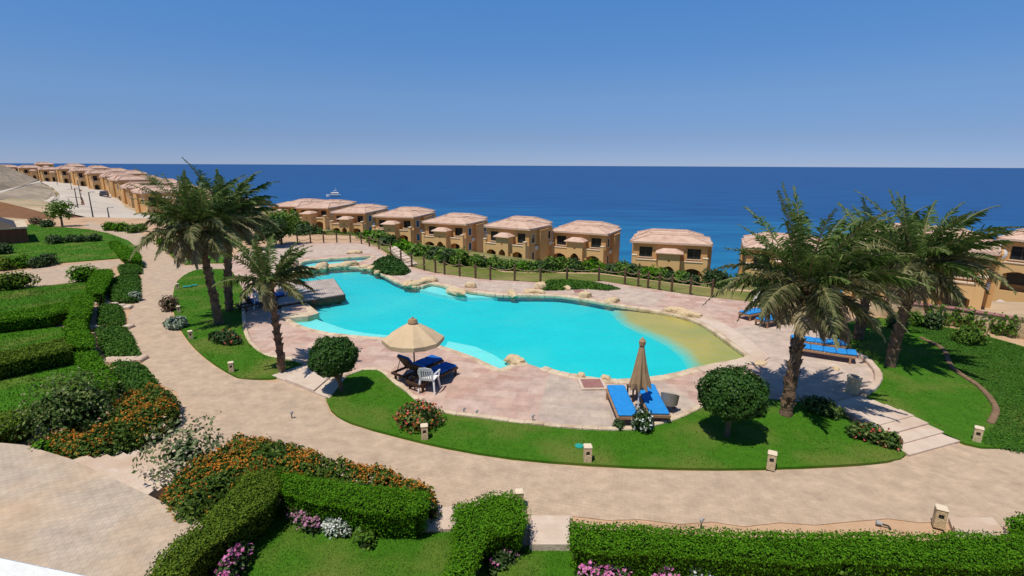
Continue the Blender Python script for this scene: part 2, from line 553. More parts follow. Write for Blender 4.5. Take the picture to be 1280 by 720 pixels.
M_['hedge_yel'] = leafmat('hedge_leaf_light', [(0.045, 0.10, 0.008), (0.10, 0.17, 0.012), (0.18, 0.25, 0.025)], 0.65, 0.25, 0.1)
M_['hedge_core'] = nmat('hedge_inner_shade', (0.012, 0.022, 0.006), (0.022, 0.036, 0.01), 8, 0.95, 0.5, 20, None, 1, 'World', 0.05)  # near-black core colour stands in for the shade between leaves
M_['topiary'] = leafmat('topiary_leaf', [(0.018, 0.06, 0.006), (0.03, 0.09, 0.009), (0.05, 0.12, 0.014)], 0.5, 0.15, 0.25)
M_['cover'] = leafmat('ground_cover_leaf', [(0.035, 0.105, 0.01), (0.06, 0.155, 0.015), (0.10, 0.19, 0.03)], 0.7, 0.2, 0.1, (0.8, (0.05, 0.13, 0.03), 0.4))
M_['cover_dark'] = leafmat('dense_cover_leaf', [(0.045, 0.13, 0.016), (0.06, 0.16, 0.02), (0.085, 0.19, 0.03)], 0.7, 0.2, 0.08)
M_['bush_mix'] = leafmat('mixed_bush_leaf', [(0.03, 0.07, 0.012), (0.06, 0.12, 0.02), (0.11, 0.17, 0.035), (0.21, 0.25, 0.08)], 0.6, 0.2, 0.15)
M_['lantana'] = leafmat('lantana_leaf', [(0.03, 0.075, 0.008), (0.065, 0.125, 0.012), (0.12, 0.17, 0.022)], 0.6, 0.2, 0.2)
M_['shrub'] = leafmat('shrub_leaf', [(0.022, 0.055, 0.012), (0.045, 0.09, 0.022), (0.08, 0.13, 0.04)], 0.55, 0.2, 0.25)
M_['shrub_yel'] = leafmat('bright_shrub_leaf', [(0.05, 0.12, 0.01), (0.09, 0.19, 0.015), (0.16, 0.26, 0.03)], 0.55, 0.25, 0.25)
M_['pale_leaf'] = leafmat('pale_leaf', [(0.045, 0.08, 0.02), (0.09, 0.14, 0.04), (0.18, 0.23, 0.09), (0.34, 0.34, 0.19)], 0.55, 0.2, 0.25)
M_['silver_leaf'] = leafmat('silver_leaf', [(0.10, 0.15, 0.09), (0.25, 0.32, 0.22), (0.5, 0.55, 0.45)], 0.6, 0.15, 0.2)
M_['brown_leaf'] = leafmat('brown_leaf', [(0.10, 0.06, 0.035), (0.18, 0.12, 0.07), (0.24, 0.17, 0.11)], 0.7, 0.15, 0.2)
M_['fl_orange'] = leafmat('orange_petal', [(0.46, 0.12, 0.014), (0.56, 0.22, 0.025), (0.58, 0.30, 0.05), (0.40, 0.09, 0.012)], 0.6, 0.2, 0.1)
M_['fl_pink'] = leafmat('pink_petal', [(0.55, 0.12, 0.34), (0.65, 0.22, 0.45), (0.7, 0.35, 0.5)], 0.6, 0.2, 0.1)
M_['fl_mauve'] = leafmat('mauve_petal', [(0.42, 0.20, 0.32), (0.52, 0.28, 0.36), (0.36, 0.15, 0.28)], 0.6, 0.2, 0.1)
M_['fl_white'] = leafmat('white_petal', [(0.7, 0.72, 0.68), (0.8, 0.8, 0.76)], 0.6, 0.2, 0.1)
M_['fl_cream'] = leafmat('cream_petal', [(0.62, 0.48, 0.36), (0.70, 0.57, 0.44), (0.55, 0.36, 0.28)], 0.6, 0.2, 0.1)
M_['fl_red'] = leafmat('red_petal', [(0.5, 0.06, 0.05), (0.6, 0.14, 0.1), (0.55, 0.26, 0.16)], 0.6, 0.2, 0.1)
M_['hose'] = nmat('hose', (0.02, 0.28, 0.22), (0.03, 0.36, 0.3), 5, 0.4)

def roofmat():
    m = nmat('clay_roof_tile', (0.57, 0.385, 0.29), (0.70, 0.50, 0.39), 2.2, 0.85, 0.0, None, (0.52, 0.33, 0.24), 0.5, 'Object', 0.2)
    nt = m.node_tree
    L = nt.links.new
    tc = nt.nodes.new('ShaderNodeTexCoord')
    sx = nt.nodes.new('ShaderNodeSeparateXYZ')
    L(tc.outputs['Object'], sx.inputs[0])
    bps = []
    w = nt.nodes.new('ShaderNodeTexBrick')
    w.inputs['Scale'].default_value = 1
    w.inputs['Brick Width'].default_value = 0.3
    w.inputs['Row Height'].default_value = 0.38
    w.inputs['Mortar Size'].default_value = 0.03
    L(tc.outputs['Object'], w.inputs['Vector'])
    bp = nt.nodes.new('ShaderNodeBump')
    bp.inputs['Strength'].default_value = 0.8
    bp.inputs['Distance'].default_value = 0.06
    bp.invert = True
    L(w.outputs['Fac'], bp.inputs['Height'])
    L(bp.outputs[0], nt.nodes['Principled BSDF'].inputs['Normal'])
    return m
M_['roof'] = roofmat()

def watermat(name, tint, ior=1.33, bscale=2.0, bstr=0.25):
    m = bpy.data.materials.new(name)
    m.use_nodes = True
    nt = m.node_tree
    L = nt.links.new
    nt.nodes.remove(nt.nodes['Principled BSDF'])
    g = nt.nodes.new('ShaderNodeNewGeometry')
    n = nt.nodes.new('ShaderNodeTexNoise')
    n.inputs['Scale'].default_value = bscale
    n.inputs['Detail'].default_value = 4
    L(g.outputs['Position'], n.inputs['Vector'])
    bp = nt.nodes.new('ShaderNodeBump')
    bp.inputs['Strength'].default_value = bstr
    bp.inputs['Distance'].default_value = 0.05
    L(n.outputs[0], bp.inputs['Height'])
    tr = nt.nodes.new('ShaderNodeBsdfTransparent')
    tr.inputs[0].default_value = (*tint, 1)
    gl = nt.nodes.new('ShaderNodeBsdfGlossy')
    gl.inputs['Roughness'].default_value = 0.06
    L(bp.outputs[0], gl.inputs['Normal'])
    fr = nt.nodes.new('ShaderNodeFresnel')
    fr.inputs[0].default_value = ior
    L(bp.outputs[0], fr.inputs['Normal'])
    ms = nt.nodes.new('ShaderNodeMixShader')
    L(fr.outputs[0], ms.inputs[0])
    L(tr.outputs[0], ms.inputs[1])
    L(gl.outputs[0], ms.inputs[2])
    L(ms.outputs[0], nt.nodes['Material Output'].inputs[0])
    return m
M_['water'] = watermat('pool_water', (0.74, 0.97, 0.97), 1.33, 2.2, 0.8)
M_['pool_floor'] = nmat('pool_floor', (0.012, 0.52, 0.58), (0.022, 0.57, 0.62), 0.5, 0.8, 0, None, (0.10, 0.58, 0.58), 0.10, 'World', 0.2)
M_['pool_shelf'] = nmat('pool_shelf', (0.26, 0.68, 0.69), (0.32, 0.72, 0.72), 0.6, 0.8, 0, None, None, 0.2, 'World', 0.2)
def sandmat():
    m = nmat('pool_sand', (0.70, 0.38, 0.095), (0.58, 0.33, 0.08), 0.5, 0.9, 0, None, (0.46, 0.33, 0.075), 0.25, 'World', 0.2)
    nt = m.node_tree
    b = nt.nodes['Principled BSDF']
    col = b.inputs['Base Color'].links[0].from_socket
    g = nt.nodes.new('ShaderNodeNewGeometry')
    sx = nt.nodes.new('ShaderNodeSeparateXYZ')
    nt.links.new(g.outputs['Position'], sx.inputs[0])
    nn = nt.nodes.new('ShaderNodeTexNoise')
    nn.inputs['Scale'].default_value = 1.2
    nn.inputs['Detail'].default_value = 6
    nt.links.new(g.outputs['Position'], nn.inputs['Vector'])
    ad = nt.nodes.new('ShaderNodeMath')
    ad.operation = 'MULTIPLY_ADD'
    ad.inputs[1].default_value = 0.10
    nt.links.new(nn.outputs[0], ad.inputs[0])
    nt.links.new(sx.outputs[2], ad.inputs[2])
    mr = nt.nodes.new('ShaderNodeMapRange')
    mr.inputs[1].default_value = -0.30
    mr.inputs[2].default_value = -0.16
    nt.links.new(ad.outputs[0], mr.inputs[0])
    mx = nt.nodes.new('ShaderNodeMix')
    mx.data_type = 'RGBA'
    nt.links.new(mr.outputs[0], mx.inputs[0])
    mx.inputs[6].default_value = (0.06, 0.54, 0.56, 1)      # where the sand thins out the painted floor shows
    nt.links.new(col, mx.inputs[7])
    nt.links.new(mx.outputs[2], b.inputs['Base Color'])
    return m
M_['pool_sand'] = sandmat()

def seamat():
    m = bpy.data.materials.new('sea_water')
    m.use_nodes = True
    nt = m.node_tree
    L = nt.links.new
    b = nt.nodes['Principled BSDF']
    b.inputs['Roughness'].default_value = 0.35
    b.inputs['Specular IOR Level'].default_value = 0.12
    g = nt.nodes.new('ShaderNodeNewGeometry')
    # shallow water follows the shore line: distance along the direction away from the shore
    dt = nt.nodes.new('ShaderNodeVectorMath')
    dt.operation = 'DOT_PRODUCT'
    dt.inputs[1].default_value = (0.34, 0.94, 0)
    L(g.outputs['Position'], dt.inputs[0])
    mp = nt.nodes.new('ShaderNodeMapping')
    mp.inputs['Scale'].default_value = (0.006, 0.02, 1)
    mp.inputs['Rotation'].default_value = (0, 0, 0.3)
    L(g.outputs['Position'], mp.inputs[0])
    n = nt.nodes.new('ShaderNodeTexNoise')
    n.inputs['Scale'].default_value = 1.0
    n.inputs['Detail'].default_value = 6
    L(mp.outputs[0], n.inputs['Vector'])
    ma = nt.nodes.new('ShaderNodeMath')
    ma.operation = 'MULTIPLY_ADD'
    ma.inputs[1].default_value = 160
    L(n.outputs[0], ma.inputs[0])
    L(dt.outputs['Value'], ma.inputs[2])
    mr = nt.nodes.new('ShaderNodeMapRange')
    mr.inputs[1].default_value = 100
    mr.inputs[2].default_value = 900
    L(ma.outputs[0], mr.inputs[0])
    cr = nt.nodes.new('ShaderNodeValToRGB')
    e = cr.color_ramp.elements
    e[0].position = 0.0
    e[0].color = (0.010, 0.19, 0.34, 1)
    e[1].position = 1.0
    e[1].color = (0.004, 0.052, 0.19, 1)
    q = e.new(0.16); q.color = (0.007, 0.135, 0.30, 1)
    q = e.new(0.32); q.color = (0.004, 0.065, 0.215, 1)
    L(mr.outputs[0], cr.inputs[0])
    n2 = nt.nodes.new('ShaderNodeTexNoise')
    mp2 = nt.nodes.new('ShaderNodeMapping')
    mp2.inputs['Scale'].default_value = (0.025, 0.11, 1)
    L(g.outputs['Position'], mp2.inputs[0])
    L(mp2.outputs[0], n2.inputs['Vector'])
    n2.inputs['Scale'].default_value = 1
    n2.inputs['Detail'].default_value = 8
    r2 = nt.nodes.new('ShaderNodeValToRGB')
    r2.color_ramp.elements[0].position = 0.3
    r2.color_ramp.elements[0].color = (0.55, 0.62, 0.70, 1)
    r2.color_ramp.elements[1].position = 0.7
    r2.color_ramp.elements[1].color = (1.4, 1.3, 1.2, 1)
    L(n2.outputs[0], r2.inputs[0])
    mx = nt.nodes.new('ShaderNodeMix')
    mx.data_type = 'RGBA'
    mx.blend_type = 'MULTIPLY'
    mx.inputs[0].default_value = 1
    L(cr.outputs[0], mx.inputs[6])
    L(r2.outputs[0], mx.inputs[7])
    L(mx.outputs[2], b.inputs['Base Color'])
    bp = nt.nodes.new('ShaderNodeBump')
    bp.inputs['Strength'].default_value = 0.4
    bp.inputs['Distance'].default_value = 0.6
    L(n2.outputs[0], bp.inputs['Height'])
    L(bp.outputs[0], b.inputs['Normal'])
    return m
M_['sea'] = seamat()

# ------------------------------------------------------------------ leaves
def leaf_quads(C, N, size, aspect=1.7, jitter=0.7):
    """diamond leaves at C (n,3) roughly facing N, size scalar or (n,)"""
    n = len(C)
    N = N + RNG.normal(0, jitter, (n, 3))
    N /= np.linalg.norm(N, axis=1)[:, None] + 1e-9
    R = RNG.normal(0, 1, (n, 3))
    T = np.cross(N, R)
    T /= np.linalg.norm(T, axis=1)[:, None] + 1e-9
    B = np.cross(N, T)
    s = (np.ones(n) * size * RNG.uniform(0.7, 1.35, n))[:, None]
    a = T * s * 0.5 * aspect
    b = B * s * 0.5
    V = np.stack([C - a, C - b + N * s * 0.1, C + a, C + b + N * s * 0.1], 1).reshape(-1, 3)
    F = np.arange(4 * n).reshape(n, 4)
    return V, F
def grass_blades(name, loops, dens, mat, z=0.05, hgt=0.06, wid=0.022, zf=None):
    ar = area(loops[0])
    n = int(ar * dens)
    P = sample(loops, n)
    n = len(P)
    a = RNG.uniform(0, 2 * PI, n)
    zz = np.full(n, z) if zf is None else zf(P) + z
    base = np.c_[P, zz - 0.01]
    dx = np.c_[np.cos(a), np.sin(a), np.zeros(n)] * (wid * 0.5 * RNG.uniform(0.7, 1.4, n))[:, None]
    h = hgt * RNG.uniform(0.5, 1.2, n) * (1 + 0.25 * wob(P, 0.8))
    tip = base + np.c_[RNG.normal(0, 0.45, n) * h, RNG.normal(0, 0.45, n) * h, h]
    V = np.stack([base - dx, base + dx, tip], 1).reshape(-1, 3)
    mb = MB()
    mb.addnp(V, np.arange(3 * n).reshape(n, 3))
    return tag(mb.build(name, mat), kind='stuff')

def box_hedge(name, label, loop, h, mat, size=0.05, dens=900, base_z=0.0, group=None, cat='hedge', topw=0.05, low_gap=0.0):
    loop = ccw(loop)
    L = np.asarray(loop)
    # densify
    pts = []
    for a, b in zip(L, np.roll(L, -1, 0)):
        k = max(1, int(np.linalg.norm(b - a) / 0.25))
        for i in range(k):
            pts.append(a + (b - a) * i / k)
    Q = np.asarray(pts)
    nx = np.roll(Q, -1, 0) - np.roll(Q, 1, 0)
    nrm = np.c_[nx[:, 1], -nx[:, 0]]
    nrm /= np.linalg.norm(nrm, axis=1)[:, None] + 1e-9
    Q = Q + nrm * (0.05 * wob(Q, 1.5, len(label)))[:, None]
    zt = lambda p: h + topw * wob(p, 1.3, len(label) * 1.3) + topw * 0.5 * wob(p, 4.0, 3)
    core = Q - nrm * 0.07
    rough = RNG.uniform(-0.03, 0.03, len(core))
    mb = MB()
    inner = [tuple(p) for p in core]
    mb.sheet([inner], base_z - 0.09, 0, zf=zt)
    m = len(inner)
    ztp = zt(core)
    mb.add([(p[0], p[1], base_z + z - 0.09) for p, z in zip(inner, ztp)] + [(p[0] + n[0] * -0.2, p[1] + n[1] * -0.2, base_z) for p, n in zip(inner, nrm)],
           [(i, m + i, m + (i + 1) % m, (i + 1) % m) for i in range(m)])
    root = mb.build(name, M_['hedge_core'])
    tag(root, label, cat, group)
    # leaves: top
    ar = area(loop)
    nt_ = int(ar * dens)
    P = sample([[tuple(p) for p in Q]], nt_)
    Z = zt(P) + RNG.normal(0, 0.022, len(P))
    ed = edge_dist(P, [tuple(p) for p in Q])
    Z -= np.clip(0.10 - ed, 0, 0.1) * 0.7
    C = np.c_[P, Z + base_z]
    N = np.tile(np.array([0, 0, 1.0]), (len(P), 1))
    # sides
    seg = np.linalg.norm(np.roll(Q, -1, 0) - Q, axis=1)
    per = seg.sum()
    ns = int(per * h * dens * 0.55)
    idx = RNG.choice(len(Q), ns, p=seg / per)
    t = RNG.random(ns)[:, None]
    S = Q[idx] * (1 - t) + np.roll(Q, -1, 0)[idx] * t
    zs = h * (low_gap + (1 - low_gap) * RNG.random(ns) ** 0.85)
    S = S + nrm[idx] * (RNG.normal(-0.035, 0.03, ns) - 0.05 * (zs / h < 0.25) + 0.05 * (zs / h > .9) - 0.16 * (1 - zs / h))[:, None]
    C2 = np.c_[S, zs + base_z]
    N2 = np.c_[nrm[idx], np.full(ns, 0.05)]
    lb = MB()
    v, f = leaf_quads(np.vstack([C, C2]), np.vstack([N, N2]), size, 1.6, 0.55)
    lb.addnp(v, f)
    lb.build('foliage', mat, root)
    return root

def mound(name, label, loop, h, mat, size=0.06, dens=600, edge=0.35, base_z=0.0, cat='flower bed', flowers=None, group=None, lump=0.18, zf=None, upright=0.0):
    """low planting of uneven height over an outline; flowers = list of (material, count, size)"""
    loop = ccw(loop)
    bz = (lambda p: np.full(len(p), base_z)) if zf is None else (lambda p: zf(p) + base_z)
    def hf(P):
        d = edge_dist(P, loop)
        k = np.clip(d / edge, 0, 1)
        k = np.sqrt(1 - (1 - k) ** 2)
        return h * (0.12 + 0.88 * k) * (1 + lump * wob(P, 1.6 / max(h, 0.3), len(label)) + lump * 0.5 * wob(P, 5, 2))
    g = sample([loop], max(20, int(area(loop) * 8)))
    mb = MB()
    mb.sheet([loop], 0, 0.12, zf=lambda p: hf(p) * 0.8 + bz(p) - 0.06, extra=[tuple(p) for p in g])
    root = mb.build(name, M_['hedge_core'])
    tag(root, label, cat, group)
    n = int(area(loop) * dens)
    P = sample([loop], n)
    n = len(P)
    e = 0.15
    gx = (hf(P + [e, 0]) - hf(P - [e, 0])) / (2 * e)
    gy = (hf(P + [0, e]) - hf(P - [0, e])) / (2 * e)
    N = np.c_[-gx, -gy, np.ones(n) * (1 - upright)]
    Z = hf(P)
    depth = RNG.random(n) ** 2 * 0.35
    C = np.c_[P + RNG.normal(0, 0.03, (n, 2)), Z * (1 - depth) + bz(P)]
    # some twigs above the surface
    k = RNG.random(n) < 0.08
    C[k, 2] += RNG.random(k.sum()) * 0.12 * min(1, h * 2)
    lb = MB()
    lb.addnp(*leaf_quads(C, N, size, 1.7, 0.7))
    lb.build('foliage', mat, root)
    for fm, cnt, fs in (flowers or []):
        P = sample([loop], cnt * 3)
        k = wob(P, 1.3, 5 + cnt) + RNG.normal(0, .22, len(P)) > (-0.12 if len(loop) > 12 else -0.6)
        P = P[k][:cnt]
        n = len(P)
        C = np.c_[P, hf(P) + bz(P) + RNG.uniform(-0.02, 0.09, n)]
        C = np.repeat(C, 4, 0) + RNG.normal(0, fs * 0.5, (n * 4, 3)) * [1, 1, 0.5]
        fb = MB()
        fb.addnp(*leaf_quads(C, np.tile([0, 0, 1.0], (len(C), 1)), fs * 0.9, 1.1, 0.7))
        tag(fb.build('flowers', fm, root), kind='stuff')
    return root

def blob_points(n, rad, lump=0.18, shell=0.35, seed=0.0, flat=0.0):
    d = RNG.normal(0, 1, (n, 3))
    d /= np.linalg.norm(d, axis=1)[:, None]
    q = 1 + lump * wob(d, 2.2, seed) + lump * 0.5 * wob(d, 5, seed + 2)
    r = (1 - shell * RNG.random(n) ** 2)
    C = d * (q * r)[:, None] * np.asarray(rad)
    return C, d
def core_blob(mb, c, rad, k=0.8, lump=0.18, seed=0.0, n=14):
    v, f = [], []
    for i in range(n + 1):
        th = PI * i / n
        for j in range(n * 2):
            ph = PI * j / n
            v.append((math.sin(th) * math.cos(ph), math.sin(th) * math.sin(ph), math.cos(th)))
    v = np.array(v)
    q = 1 + lump * wob(v, 2.2, seed) + lump * 0.5 * wob(v, 5, seed + 2)
    vv = v * q[:, None] * np.asarray(rad) * k + np.asarray(c)
    m = n * 2
    for i in range(n):
        for j in range(m):
            f.append((i * m + j, (i + 1) * m + j, (i + 1) * m + (j + 1) % m, i * m + (j + 1) % m))
    mb.add(vv.tolist(), f)
def shrub(name, label, loc, rad, mat, n=900, size=0.07, cat='shrub', group=None, flowers=None, lump=0.25, shell=0.5, core=0.72, lift=None, stems=True):
    """bush: short stems, foliage of many leaves, optional flowers"""
    root = thing(name, label, cat, loc, random.uniform(0, 6), group)
    rx, ry, rz = rad
    zc = rz * 0.85 if lift is None else lift
    sd_ = random.uniform(0, 50)
    C, N = blob_points(n, rad, lump, shell, sd_)
    C[:, 2] += zc
    k = C[:, 2] > 0.02
    lb = MB()
    lb.addnp(*leaf_quads(C[k], N[k] + [0, 0, 0.3], size, 1.8, 0.6))
    lb.build('foliage', mat, root)
    sb = MB()
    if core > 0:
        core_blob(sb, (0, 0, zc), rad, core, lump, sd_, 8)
        sb.build('shade_core', M_['hedge_core'], root)  # dark filler body, the bush's inner shade put into its colour
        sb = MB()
    if stems:
        for i in range(4):
            a = i * PI / 2 + 0.4
            sb.tube([(0.05 * math.cos(a), 0.05 * math.sin(a), -0.05), (rx * 0.35 * math.cos(a), ry * 0.35 * math.sin(a), zc * 0.9)], [0.025, 0.012], 5)
        sb.build('stem', M_['bark'], root)
    for fm, cnt, fs in (flowers or []):
        C, N = blob_points(cnt, rad, lump, 0.05, sd_)
        C[:, 2] += zc
        k = (C[:, 2] > 0.08)
        C = np.repeat(C[k], 3, 0)
        C += RNG.normal(0, fs * 0.4, C.shape)
        fb = MB()
        fb.addnp(*leaf_quads(C, np.repeat(N[k], 3, 0), fs, 1.1, 0.6))
        tag(fb.build('flowers', fm, root), kind='stuff')
    return root

# ================================================================== TERRAIN, SEA
SEA_Z = -15.0
P_LOOP = [(-75, -16), (-75, 52), (-57, 69), (-45, 67), (-31, 56), (-22, 53), (-12, 50.5), (-7.5, 43), (-3, 37), (-0.5, 34.2),
          (5.8, 33.8), (9, 31.5), (12, 29.5), (15, 28.8), (20, 26.7), (25, 23.4), (42, 12), (42, -16)]

VILLAS = [  # px, py of the middle of the front at the ground, depth, width, body depth, turn, label
    (834, 353, 82, 11.4, 10.5, 18, 'ochre villa seen square on behind the rope fence, last of the row before the palms'),
    (719, 335, 91, 10.0, 10.4, 27, 'ochre villa straight behind the low grassy mound at the back of the pool'),
    (630, 331, 87, 8.3, 9.8, 31, 'ochre villa left of the one behind the grassy mound, its right side showing wide'),
    (553, 318, 104, 9.4, 12.0, 22, 'ochre villa straight behind the dark planted mound and garden steps by the far pool end'),
    (490, 307, 113, 9.1, 15.0, 13, 'ochre villa to the left of the garden steps, behind the small upper pool'),
    (434, 297, 132, 8.8, 18.0, 8, 'ochre villa above the left end of the upper pool, below the white boat'),
    (388, 287, 152, 9.5, 24.0, 6, 'ochre villa partly behind bushes, second from left in the row ending at the small palm'),
    (352, 282, 172, 9.5, 28.0, 4, 'ochre villa half hidden by the leafy tree, at the left end of the shore row'),
    (985, 372, 68, 11.0, 10.5, 22, 'villa mostly hidden behind the nearest big palm, only its pink roof edge showing'),
    (1130, 391, 48, 10.2, 10.0, 43, 'ochre villa behind the low planted wall on the right, half covered by palm fronds'),
    (1318, 372, 60, 11.4, 10.5, 52, 'villa cut off by the right edge, a white driveway before it'),
]
FAR = [(18, 224, 262), (44, 226, 246), (68, 228, 230), (92, 230, 212), (113, 234, 194), (132, 239, 176), (155, 246, 156), (173, 255, 138),
       (190, 266, 120), (214, 277, 104)]
FAR2 = [(60, 219, 285), (98, 222, 262), (128, 227, 240), (152, 232, 218), (172, 238, 196), (192, 246, 174), (212, 254, 152), (236, 264, 134), (262, 272, 140), (300, 276, 160)]

ctrl = []
for x in range(-75, 43, 9):
    for y in range(-16, 60, 9):
        if inside([(x, y)], [P_LOOP])[0]:
            ctrl.append((x, y, -0.5))
for a, b in P_LOOP:
    ctrl.append((a, b, -0.5))
def azdir(px, py):
    d = ray(px, py)
    v = Vector((d.x, d.y, 0))
    return v.normalized()
vpos = []
for (px, py, dep, w, dd, a, lab) in VILLAS:
    p = D(px, py, dep)
    vpos.append(p)
    n = Vector((math.sin(math.radians(a)), math.cos(math.radians(a)), 0))
    ctrl.append((p.x, p.y, p.z - 0.15))
    q = p + n * (dd + 2)
    ctrl.append((q.x, q.y, p.z - 0.3))
    q = p + n * (dd + 22)
    ctrl.append((q.x, q.y, SEA_Z - 3))
    q = p + n * (dd + 60)
    ctrl.append((q.x, q.y, SEA_Z - 10))
fpos, fpos2 = [], []
for k, (px, py, dep) in enumerate(FAR):
    p = D(px, py, dep); fpos.append(p)
    ctrl.append((p.x, p.y, p.z - 0.1))
for k, (px, py, dep) in enumerate(FAR2):
    p = D(px, py, dep); fpos2.append(p)
    ctrl.append((p.x, p.y, p.z - 0.2))
    q = p + Vector((18, 30, 0))
    ctrl.append((q.x, q.y, p.z - 5))
    q = p + Vector((40, 60, 0))
    ctrl.append((q.x, q.y, SEA_Z - 4))
for (px, py, z) in [(131, 247, -0.7), (95, 272, -0.7), (120, 262, -0.7), (150, 266, -1.0), (170, 278, -0.8), (80, 256, -0.6), (100, 240, -0.5), (70, 233, 0.0)]:
    g = G(px, py, z)
    ctrl.append((g.x, g.y, z))
for p in [(-300, -40, 6), (-300, 120, 7), (-330, 260, 6), (-260, 330, -2), (-200, 420, SEA_Z - 6), (-400, 420, 0), (0, 300, SEA_Z - 10), (150, 250, SEA_Z - 10), (-80, 330, SEA_Z - 10),
          (160, 60, -6), (160, -60, 0), (0, -80, 0), (-150, -80, 2), (-150, 60, 2), (-130, 100, 1.5), (90, 60, -9), (120, 110, SEA_Z - 8)]:
    ctrl.append(p)
CT = np.array(ctrl, float)
_d = np.linalg.norm(CT[:, None, :2] - CT[None, :, :2], axis=2)
_A = np.zeros((len(CT) + 1,) * 2)
_A[:-1, :-1] = _d + np.eye(len(CT)) * 0.6 * -1
_A[-1, :-1] = _A[:-1, -1] = 1
_sol = np.linalg.lstsq(_A, np.r_[CT[:, 2], 0], rcond=None)[0]
def terr(P):
    P = np.asarray(P, float)[:, :2]
    out = np.zeros(len(P))
    for i in range(0, len(P), 20000):
        q = P[i:i + 20000]
        dd = np.linalg.norm(q[:, None] - CT[None, :, :2], axis=2)
        out[i:i + 20000] = dd @ _sol[:-1] + _sol[-1]
    return out
def terr1(x, y):
    return float(terr([(x, y)])[0])
def T(px, py):
    """where the view ray meets the ground beyond the terrace"""
    d = ray(px, py)
    ts = np.geomspace(25, 420, 700)
    X = np.c_[d.x * ts, d.y * ts]
    z = H + d.z * ts
    below = z < terr(X)
    i = int(np.argmax(below)) if below.any() else len(ts) - 1
    return Vector((X[i][0], X[i][1], terr1(*X[i])))

xs = np.unique(np.r_[np.arange(-420, -80, 10.0), np.arange(-80, 46, 3.0), np.arange(46, 200, 8.0)])
ys = np.unique(np.r_[np.arange(-120, -18, 8.0), np.arange(-18, 180, 3.0), np.arange(180, 460, 10.0)])
XX, YY = np.meshgrid(xs, ys)
PP = np.c_[XX.ravel(), YY.ravel()]
ZZ = terr(PP) + 0.12 * wob(PP, 0.15)
ins = inside(PP, [P_LOOP]) & (edge_dist(PP, P_LOOP) > 4.2)
ZZ[ins] = -3.2
nx_, ny_ = len(xs), len(ys)
F = []
for j in range(ny_ - 1):
    for i in range(nx_ - 1):
        a = j * nx_ + i
        F.append((a, a + 1, a + nx_ + 1, a + nx_))
mb = MB()
mb.add(np.c_[PP, ZZ].tolist(), F)
tag(mb.build('terrain', M_['terrain'], smooth_=True), kind='structure')

mb = MB()
R_ = 30000.0
mb.add([(-R_, -400, SEA_Z), (R_, -400, SEA_Z), (R_, R_, SEA_Z), (-R_, R_, SEA_Z)], [(0, 1, 2, 3)])
tag(mb.build('sea', M_['sea']), kind='structure')

# ================================================================== POOL
POOL = [(357, 381), (361, 366), (367, 351), (370, 343), (381, 338.6), (397.5, 335.5), (426, 334), (446, 333.5), (460, 335.5), (479, 342.7), (499, 353), (514, 356.8), (524, 358.5),
        (531, 356), (541, 353.8), (556, 357), (574, 361.3), (592, 364.5), (612, 367), (630, 368.8), (671, 368.7), (704, 370), (737, 375), (770, 381), (805, 386.5), (838.5, 392), (868, 400), (885, 408), (901, 418.6), (921, 433), (938.6, 448),
        (907, 455), (868, 463.5), (842, 470.5), (815.6, 475), (790, 477), (763, 478), (740, 475.5), (721, 472), (696, 466.7), (678, 461)]
POOLB = [(660, 455), (647.5, 455.5), (636, 460), (626, 465.5), (610, 458), (595, 450), (575, 442.5), (555, 435.5), (520, 429), (482, 424), (445, 421.5), (407.5, 417.5), (385, 412), (370, 407), (359, 400)]
pool_loop = smooth(W(POOL), 3, False) + W(POOLB)
UPOOL = [(372, 331), (381, 326.3), (405.7, 323.6), (430, 322.2), (454, 320.5), (467, 320.5), (462, 324), (452, 327), (432, 329), (415, 330.5), (397, 333.4), (382, 334)]
upool_loop = smooth(W(UPOOL), 3)
WZ = -0.035
mb = MB()
mb.sheet([upool_loop], WZ)
tag(mb.build('upper_pool_water', M_['water']), kind='structure')
def basin(name, loop, depth, mat):
    mb = MB()
    L = ccw(loop)
    m = len(L)
    mb.sheet([loop], -depth)
    mb.add([(a, b, 0.0) for a, b in L] + [(a, b, -depth) for a, b in L], [(i, (i + 1) % m, m + (i + 1) % m, m + i) for i in range(m)])
    return tag(mb.build(name, mat), kind='structure')
basin('pool_basin', pool_loop, 0.36, M_['pool_floor'])
basin('upper_pool_basin', upool_loop, 0.25, M_['pool_shelf'])
def clipsheet(name, loop, z, mat, thick, zf=None, extra=()):
    mb = MB()
    mb.sheet([loop], z, thick, zf=zf, extra=extra)
    return tag(mb.build(name, mat), kind='structure')
def shrink(loop, c, k):
    return [(c[0] + (x - c[0]) * k, c[1] + (y - c[1]) * k) for x, y in loop]
clipsheet('pool_shelf', W([(360, 400.5), (370, 406.5), (385, 411.5), (407.5, 417), (445, 421), (482, 423.5), (488, 424.3), (487, 415), (457, 412), (432.5, 407.5), (402, 397.5), (390, 393)]), -0.16, M_['pool_shelf'], 0.2)
clipsheet('pool_shelf', W([(552, 434.5), (575, 442), (595, 449.5), (610, 457.5), (626, 464.8), (635, 459.5), (634, 449), (615, 437.5), (595, 428.7), (560, 422)]), -0.16, M_['pool_shelf'], 0.2)
clipsheet('pool_shelf', W([(524.5, 359), (552, 365.3), (583, 368.5), (622, 368.3), (608, 366.2), (588, 363.6), (571, 360.4), (556, 356.7), (542, 353.6), (532, 355.8)]), -0.16, M_['pool_shelf'], 0.2)
